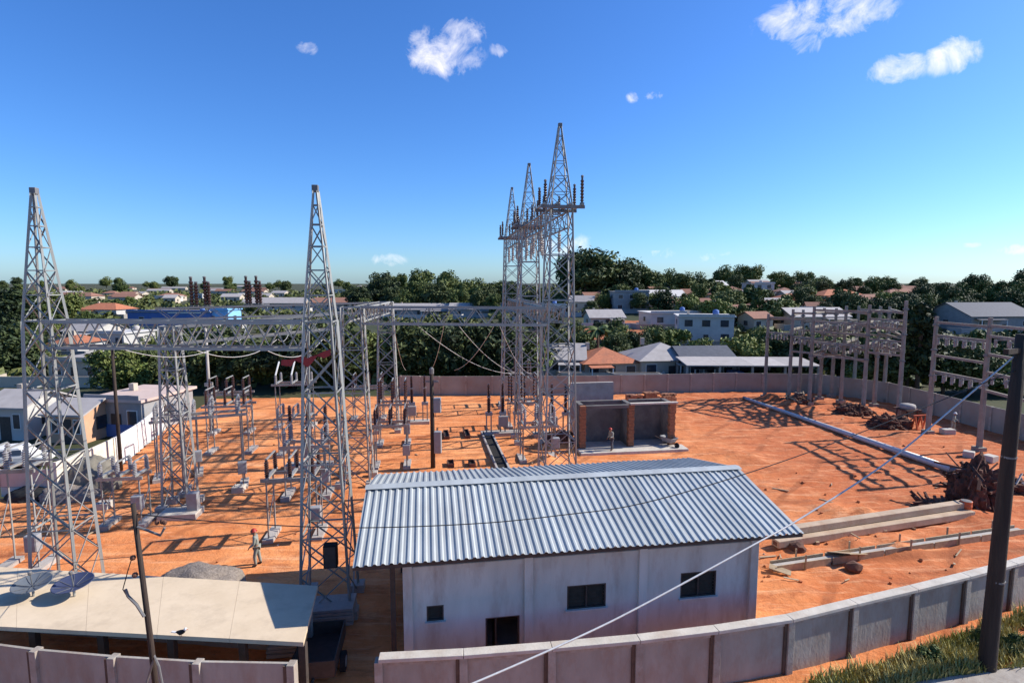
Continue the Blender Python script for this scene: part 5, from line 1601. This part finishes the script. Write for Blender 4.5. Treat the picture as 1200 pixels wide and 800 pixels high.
q = G(870, 458)
car('dark blue van parked inside the long open shed', q.x + 1.0, q.y + 4.6, -.2, R(85), 'blue_wall', 4.6, 1.9, True)
q = G(905, 458)
car('dark grey car parked inside the long open shed', q.x + .6, q.y + 4.8, -.2, R(92), 'roof_dark')
q = G(812, 458)
car('black car parked inside the long open shed near the back wall end', q.x, q.y + 4.9, -.2, R(88), 'rubber')
q = ground_at(18, 548)
car('white car parked beyond the pinkish wall beside the white walled house', q.x, q.y, q.z, R(20), 'white_paint', 4.3, 1.6)

# ================================================================== TREES
def crown_mesh(name, m, seed, rx, rz, nclump, nleaf, size, z0, flat=1.0, cone=False):
    rnd = random.Random(seed)
    vs, fs = [], []
    cl = []
    for i in range(nclump):
        while True:
            p = Vector((rnd.uniform(-1, 1), rnd.uniform(-1, 1), rnd.uniform(-1, 1)))
            if p.length < 1 and (p.length > .35): break
        if cone:
            t = (p.z + 1) / 2; k = (1 - t) ** .7 * 1.05 + .08; p.x *= k; p.y *= k
        c = Vector((p.x * rx * .74, p.y * rx * .74, z0 + rz + p.z * rz * .78))
        cl.append((c, (.30 + .22 * rnd.random()) * rx * (.75 if cone else 1)))
    for c, r in cl:
        for j in range(nleaf):
            d = Vector((rnd.gauss(0, 1), rnd.gauss(0, 1), rnd.gauss(0, 1))).normalized()
            q = c + Vector((d.x, d.y, d.z * .8 * flat)) * r * (rnd.random() ** .35) * (1 + .25 * (rnd.random() < .12))
            n = (d * .9 + Vector((rnd.gauss(0, .6), rnd.gauss(0, .6), rnd.gauss(0, .6) + .25))).normalized()
            u = n.orthogonal().normalized(); a = rnd.uniform(0, 6.28)
            v = n.cross(u); u, v = u * math.cos(a) + v * math.sin(a), v * math.cos(a) - u * math.sin(a)
            s = size * rnd.uniform(.55, 1.25)
            k = len(vs)
            vs += [q - u * s, q - v * s * .45 + n * s * .12, q + u * s, q + v * s * .45 + n * s * .12]
            fs.append((k, k + 1, k + 2, k + 3))
    me = bpy.data.meshes.new(name); me.from_pydata([tuple(v) for v in vs], [], fs); me.materials.append(m)
    return me, cl


def trunk_mesh(cl, h, r, seed):
    rnd = random.Random(seed); b = MB()
    top = Vector((rnd.uniform(-.3, .3), rnd.uniform(-.3, .3), h * .55))
    b.tube([(0, 0, -.6), (top.x * .3, top.y * .3, h * .22), top * .9, Vector((top.x, top.y, h * .72))], [r * 1.25, r, r * .75, r * .35], 8)
    for c, _ in rnd.sample(cl, min(6, len(cl))):
        s = Vector((top.x * .6, top.y * .6, h * rnd.uniform(.28, .5)))
        b.tube([s, s.lerp(c, .5) + Vector((0, 0, -.2)), c], [r * .5, r * .3, r * .12], 6)
    return b.mesh('trunk', M['bark'], True)


KIND = {}


def make_kind(k, m, seed, h, rx, rz, nclump, nleaf, size, z0, r=.22, flat=1.0, cone=False):
    me, cl = crown_mesh('crown_' + k, M[m], seed, rx, rz, nclump, nleaf, size, z0, flat, cone)
    KIND[k] = (me, trunk_mesh(cl, h, r, seed), h)


make_kind('round', 'leaf', 1, 8, 3.7, 3.5, 19, 190, .36, .9)
make_kind('spread', 'leaf', 2, 7, 4.4, 2.8, 19, 190, .36, 1.2, flat=.8)
make_kind('tall', 'leaf', 3, 10, 3.1, 4.6, 19, 190, .36, .8)
make_kind('dark', 'leaf_dark', 4, 8, 4.1, 3.8, 20, 200, .38, .3)
make_kind('dark2', 'leaf_dark', 5, 9, 3.5, 4.4, 20, 200, .38, .2)
make_kind('light', 'leaf_light', 6, 6, 3.2, 2.8, 16, 190, .34, .3, .16)
make_kind('bush', 'leaf', 7, 3, 2.0, 1.4, 10, 150, .26, .1, .1)
make_kind('bushl', 'leaf_light', 8, 3, 2.2, 1.3, 10, 150, .26, .1, .1)
make_kind('conifer', 'leaf_dark', 9, 13, 2.6, 6.0, 30, 150, .34, 1.0, .25, cone=True)


def palm_kind():
    rnd = random.Random(3); b = MB()
    for i in range(16):
        a = i * 2.399; el = rnd.uniform(-.1, .9); L_ = rnd.uniform(2.2, 2.8)
        prev = None
        for s in range(8):
            t = s / 7
            p = Vector((math.cos(a) * L_ * t * math.cos(el), math.sin(a) * L_ * t * math.cos(el), 6.2 + L_ * t * math.sin(el) - 1.5 * t * t))
            sd_ = Vector((-math.sin(a), math.cos(a), 0)) * .42 * math.sin(math.pi * (t * .85 + .12))
            if prev:
                k = len(b.v); pp, ps = prev
                b.v += [tuple(pp), tuple(p), tuple(p + sd_ - Vector((0, 0, .2))), tuple(pp + ps - Vector((0, 0, .2))), tuple(p - sd_ - Vector((0, 0, .2))), tuple(pp - ps - Vector((0, 0, .2)))]
                b.f += [(k, k + 1, k + 2, k + 3), (k + 1, k, k + 5, k + 4)]; b.m += [0, 0]
            prev = (p, sd_)
    t = MB().tube([(0, 0, -.4), (.1, 0, 2), (.05, 0, 4.4), (0, 0, 6.3)], [.24, .18, .16, .14], 8)
    KIND['palm'] = (b.mesh('crown_palm', M['leaf']), t.mesh('trunk', M['bark'], True), 7)


palm_kind()
NAMES = {'round': 'broadleaf_tree', 'spread': 'spreading_tree', 'tall': 'tall_tree', 'dark': 'dark_tree', 'dark2': 'dark_tree', 'light': 'pale_green_tree', 'bush': 'bush', 'bushl': 'bush', 'conifer': 'conifer', 'palm': 'palm_tree'}


def tree(kind, px, py, hpx, label, group=None, wide=1.0, base=None):
    g = base if base is not None else ground_at(px, py)
    crown, trunk, h = KIND[kind]
    s = hpx * g.y / FOC / (h * 1.02)
    o = thing(NAMES[kind], label, 'bush' if 'bush' in kind else 'tree', g - Vector((0, 0, .05)), random.uniform(0, 6.28), group)
    o.scale = (s * wide, s * wide, s)
    link('crown', crown, o); link('trunk', trunk, o)
    return o


random.seed(5)
TR = [
    ('round', 80, 376, 36, 'round fresh green tree in front of the broad orange tiled roof'), ('dark', 12, 392, 56, 'dark tree at the edge beyond the pinkish wall'), ('round', 40, 385, 40, 'green tree behind the tower with the dishes'),
    ('dark', 5, 440, 62, 'dark bushy tree close beyond the pinkish wall'), ('round', 132, 462, 60, 'bushy green tree behind the thin dark pole'), ('light', 152, 460, 40, 'yellow green bush beside the thin dark pole'), ('dark2', 168, 452, 50, 'dark slim tree between thin pole and short tower'),
    ('dark', 262, 456, 76, 'dark tree at the start of the dense row by the concrete pole'), ('dark2', 285, 457, 70, 'dark tall tree in the dense row before the pale tilted arms'), ('light', 322, 452, 58, 'pale yellow green tree in the dense row by the pointed tower'),
    ('dark', 345, 455, 70, 'dark tree in the dense row right behind the pointed tower'), ('round', 372, 452, 66, 'mid green tree in the dense row between pointed and flat topped towers'), ('dark', 398, 453, 76, 'dark tree in the dense row behind the flat topped tower'),
    ('round', 430, 450, 66, 'mid green tree seen through the flat topped tower'), ('light', 455, 447, 60, 'pale green tree behind the tree side flat topped tower'), ('dark', 482, 447, 72, 'dark tree at the gap beside the pole with boxes'),
    ('dark2', 505, 450, 74, 'tall dark tree behind the pole with boxes'), ('light', 512, 446, 44, 'pale green low tree in front of the dark trees by the pole'), ('dark', 535, 448, 72, 'dark tree behind the first panels of the back wall'), ('round', 556, 446, 58, 'green tree over the middle of the far beam'),
    ('dark', 578, 448, 74, 'dark tree next to the row of spires'), ('dark2', 600, 448, 70, 'tall dark tree behind the last spire'), ('light', 618, 444, 52, 'yellowish tree seen through the spires'), ('dark', 640, 438, 52, 'dark tree behind the closest spire'),
    ('round', 672, 432, 46, 'green tree between the spires and orange roof house'), ('palm', 700, 436, 56, 'palm tree rising behind the orange roof house'), ('dark', 722, 424, 34, 'dark shrub like tree behind the orange roof house'),
    ('round', 765, 416, 34, 'bright green tree before the red slope'), ('light', 790, 414, 32, 'pale green tree before the white two storey house'), ('dark', 748, 420, 32, 'dark tree at the foot of the red slope'),
    ('light', 866, 432, 42, 'pale green tree behind the open shed'), ('light', 884, 436, 36, 'pale green bush tree beside the outer frame column'), ('round', 905, 432, 44, 'green tree behind the outer frame columns'), ('dark', 930, 436, 48, 'dark tree seen through the outer frames'),
    ('round', 958, 440, 46, 'green tree behind the middle frames'), ('dark', 985, 446, 50, 'dark tree behind the crowded frames'), ('light', 1008, 458, 34, 'bright green bush under the crowded frames'), ('dark', 1030, 458, 62, 'dark tree beside the tallest column'),
    ('conifer', 1074, 462, 122, 'tall dark conifer beside the tallest concrete column'), ('dark2', 1062, 458, 84, 'dark tree merged with the tall conifer'), ('round', 1105, 462, 56, 'tree behind the insulator laden frame'), ('light', 1170, 462, 50, 'pale green tree behind the big pole side frame'),
    ('dark', 1135, 462, 60, 'dark tree behind the frame nearest the big pole'), ('dark', 1195, 460, 60, 'dark tree at the edge behind the big pole'),
    # hill crest
    ('tall', 668, 352, 62, 'tall tree on the crest right behind the spires'), ('dark', 686, 352, 60, 'tall dark tree first on the hill crest'), ('round', 708, 350, 54, 'broad tree second on the hill crest'), ('dark', 726, 350, 44, 'dark tree above the grey block house'), ('spread', 742, 346, 42, 'rounded tree crowning the grey block house'),
    ('dark', 762, 348, 38, 'dark tree beside the white sheet roof house'), ('round', 785, 346, 36, 'tree above the white sheet roof house'), ('dark', 800, 350, 38, 'dark tree above the long white building'), ('round', 818, 348, 34, 'tree beside the bright white gabled house'),
    ('spread', 848, 336, 30, 'wide tree on the skyline over the bright white gabled house'), ('round', 866, 336, 30, 'tree on the skyline before the white crest house'), ('dark', 880, 338, 34, 'dark tree on the skyline over the white crest house'),
    ('tall', 908, 344, 36, 'tall tree next to the white crest house'), ('round', 918, 342, 28, 'tree on the skyline over the long terracotta roof'), ('dark', 942, 342, 30, 'dark rounded tree over the terracotta roofs'), ('round', 965, 342, 22, 'small tree on the skyline between terracotta roofs'),
    ('dark', 1000, 346, 26, 'dark flat tree over the wide terracotta roof'), ('spread', 1022, 346, 26, 'spreading tree over the reddish roof'), ('round', 1042, 350, 28, 'tree on the skyline before the wooded slope'),
]
for k, px, py, hp, lb in TR:
    if px > 755 and py < 352: hp *= .82; k = {'dark': 'round', 'round': 'spread'}.get(k, k)
    tree(k, px, py, hp * 1.06, lb, wide=1.12 if k in ('dark', 'round', 'light') else 1.0)
# wooded rise and slopes: many alike trees
gA, lA = 'trees of the town and its slopes', 'broadleaf tree in the wooded rise above the far beams'
for i in range(34):
    px = 412 + 186 * i / 33 + random.uniform(-6, 6); py = random.uniform(350, 372)
    hp = random.uniform(24, 38) * (1.12 if px > 430 else .8)
    tree(random.choice(('dark', 'dark', 'round', 'spread', 'tall')), px, py, hp, lA, gA)
gB, lB = gA, 'dark leafy tree on the wooded slope above the grey blue warehouse'
for i in range(40):
    px = random.uniform(1050, 1290); py = random.uniform(346, 384)
    tree(random.choice(('dark', 'round', 'dark2', 'dark', 'spread')), px, py, random.uniform(22, 36), lB, gB)
gC2, lC = gA, 'tiny far tree on the hazy skyline'
for i in range(60):
    px = random.uniform(-40, 420) if i % 3 else random.uniform(960, 1240)
    py = random.uniform(336, 344)
    tree(random.choice(('dark', 'round', 'spread')), px, py, random.uniform(7, 15), lC, gC2)
gD, lD = gA, 'leafy tree standing between houses of the town'
n = 0
while n < 185:
    px, py = (random.uniform(-30, 1240), random.uniform(348, 430)) if n < 110 else (random.uniform(680, 1080), random.uniform(340, 385))
    if 250 < px < 600 and py > 374: continue
    if 690 < px < 785 and 372 < py < 400: continue
    g = ground_at(px, py)
    if g.y < 72 or any(math.hypot(g.x - fx, g.y - fy) < (fr + 2.5 if n < 110 else fr * .72) for fx, fy, fr, _ in foot): continue
    if any(f[3] and abs(f[0] / f[1] - g.x / g.y) < (f[2]) / f[1] and 0 < f[1] - g.y < (22 if n < 110 else 7) for f in foot): continue
    tree(random.choice(('dark', 'round', 'light', 'spread', 'dark2', 'bush')), px, py, random.uniform(2200, 3600) * (1.0 if n < 110 else 1.5) / g.y, lD, gD)
    n += 1
# scrub and low undergrowth between the houses: nobody could count it
rs = random.Random(77)
vs, fs = [], []
made = 0
while made < 1500:
    py = rs.uniform(338, 452) if rs.random() < .5 else rs.uniform(336, 375); px = rs.uniform(-60, 1260)
    if 665 < px < 795 and 368 < py < 404: continue
    g = ground_at(px, py)
    if g.y < 69 or g.y > 700: continue
    if g.x < -14 and g.y < 62: continue
    if any(math.hypot(g.x - fx, g.y - fy) < fr + 1 for fx, fy, fr, _ in foot): continue
    if any(f[3] and abs(f[0] / f[1] - g.x / g.y) < f[2] / f[1] and 0 < f[1] - g.y < 14 for f in foot): continue
    made += 1
    rx, rz = rs.uniform(1.2, 3.0) * (1 + g.y / 260), rs.uniform(.7, 2.0) * (1 + g.y / 400)
    for j in range(46):
        d = Vector((rs.gauss(0, 1), rs.gauss(0, 1), abs(rs.gauss(0, 1)))).normalized()
        q = g + Vector((d.x * rx, d.y * rx, d.z * rz)) * rs.random() ** .3
        nn = (d + Vector((rs.gauss(0, .6), rs.gauss(0, .6), rs.gauss(0, .6)))).normalized()
        u = nn.orthogonal().normalized(); v = nn.cross(u); z = rx * rs.uniform(.14, .30); k = len(vs)
        vs += [q - u * z, q - v * z * .6, q + u * z, q + v * z * .6]; fs.append((k, k + 1, k + 2, k + 3))
me = bpy.data.meshes.new('scrub'); me.from_pydata([tuple(v) for v in vs], [], fs); me.materials.append(M['leaf_scrub'])
tag(link('scrub', me), 'low green scrub growing between the houses beyond the yard', 'scrub', kind='stuff')
# say of each of the many trees how it looks and what it stands by
ADJ = {'broadleaf_tree': 'rounded green', 'spreading_tree': 'low spreading', 'tall_tree': 'tall slim', 'dark_tree': 'dense dark', 'pale_green_tree': 'pale green', 'bush': 'low bushy'}
named = [f for f in foot if f[3]]
for o in list(bpy.data.objects):
    if o.parent is None and o.get('group') in (gA, gB, gC2, gD):
        x, y = o.location.x, o.location.y
        f = min(named, key=lambda f: math.hypot(f[0] - x, (f[1] - y) * .7))
        sh_ = f[3]
        for w_ in (' behind ', ' above ', ' below ', ' among ', ' beyond ', ' between ', ' directly', ' in the ', ' on the ', ' partly', ' half', ' seen', ' beside', ' attached', ' cut', ' close'):
            sh_ = sh_.split(w_)[0]
        rel = 'behind' if y > f[1] + 6 else 'in front of' if y < f[1] - 6 else 'beside'
        far = 'tiny far ' if o.dimensions.length == 0 and y > 420 else ''
        if sh_ not in ('house', 'small house', 'white house'): o['label'] = f"{far}{ADJ[o.name.split('.')[0]]} tree {rel} the {' '.join(sh_.split()[:9])}"
# red earth slope behind
g0, g1, g2, g3 = ground_at(678, 402), ground_at(785, 402), ground_at(772, 376), ground_at(690, 376)
b = MB(); K = 14
for j in range(K + 1):
    for i in range(K + 1):
        p = g0.lerp(g1, i / K).lerp(g3.lerp(g2, i / K), j / K)
        e = .9 * noise.noise(Vector((i * .5, j * .5, 1)))
        b.v.append((p.x + e, p.y + e * 2, terrain_h(p.x + e, p.y + e * 2) + .12))
for j in range(K):
    for i in range(K):
        k = j * (K + 1) + i; b.f.append((k, k + 1, k + K + 2, k + K + 1)); b.m.append(0)
tag(b.build('dirt_slope', M['soil_dug'], None, True), kind='structure')

# ================================================================== ROADSIDE GRASS
rnd = random.Random(11)
vs, fs = [], []
poly = [G(x, y) for x, y in ((880, 822), (1000, 786), (1085, 762), (1150, 737), (1200, 722), (1260, 707), (1260, 778), (1200, 786), (1090, 800), (1000, 830))]
x0, x1 = min(p.x for p in poly), max(p.x for p in poly); y0, y1 = min(p.y for p in poly), max(p.y for p in poly)
cnt = 0
while cnt < 12000:
    x, y = rnd.uniform(x0, x1), rnd.uniform(y0, y1)
    if not inside(x, y, poly): continue
    dn = noise.noise(Vector((x * .7, y * .7, 5))) + .35
    if rnd.random() > dn + .35: continue
    cnt += 1
    h = rnd.uniform(.12, .5) * (.7 + max(0, dn)); a = rnd.uniform(0, 6.28); w = rnd.uniform(.012, .03)
    l = Vector((math.cos(a), math.sin(a), 0)) * h * rnd.uniform(.15, .6); s = Vector((-math.sin(a), math.cos(a), 0)) * w
    p = Vector((x, y, soil_h(x, y) - .02)); k = len(vs)
    vs += [p - s, p + s, p + l * .4 + s * .8 + Vector((0, 0, h * .6)), p + l * .4 - s * .8 + Vector((0, 0, h * .6)), p + l + Vector((0, 0, h))]
    fs += [(k, k + 1, k + 2, k + 3), (k + 3, k + 2, k + 4)]
me = bpy.data.meshes.new('roadside_grass'); me.from_pydata([tuple(v) for v in vs], [], fs); me.materials.append(M['grass'])
tag(link('roadside_grass', me), 'dry green grass along the foot of the precast wall', 'grass', kind='stuff')
for i, (px, py) in enumerate(((1090, 775), (1190, 765), (1150, 760))):
    g = G(px, py); o = tree('bush', px, py, 26, ('leafy weed bush before the wall near the big pole', 'leafy weed bush at the edge beyond the big pole', 'leafy weed bush right behind the big pole')[i], base=Vector((g.x, g.y, 0)))
print('objects', len(bpy.data.objects))
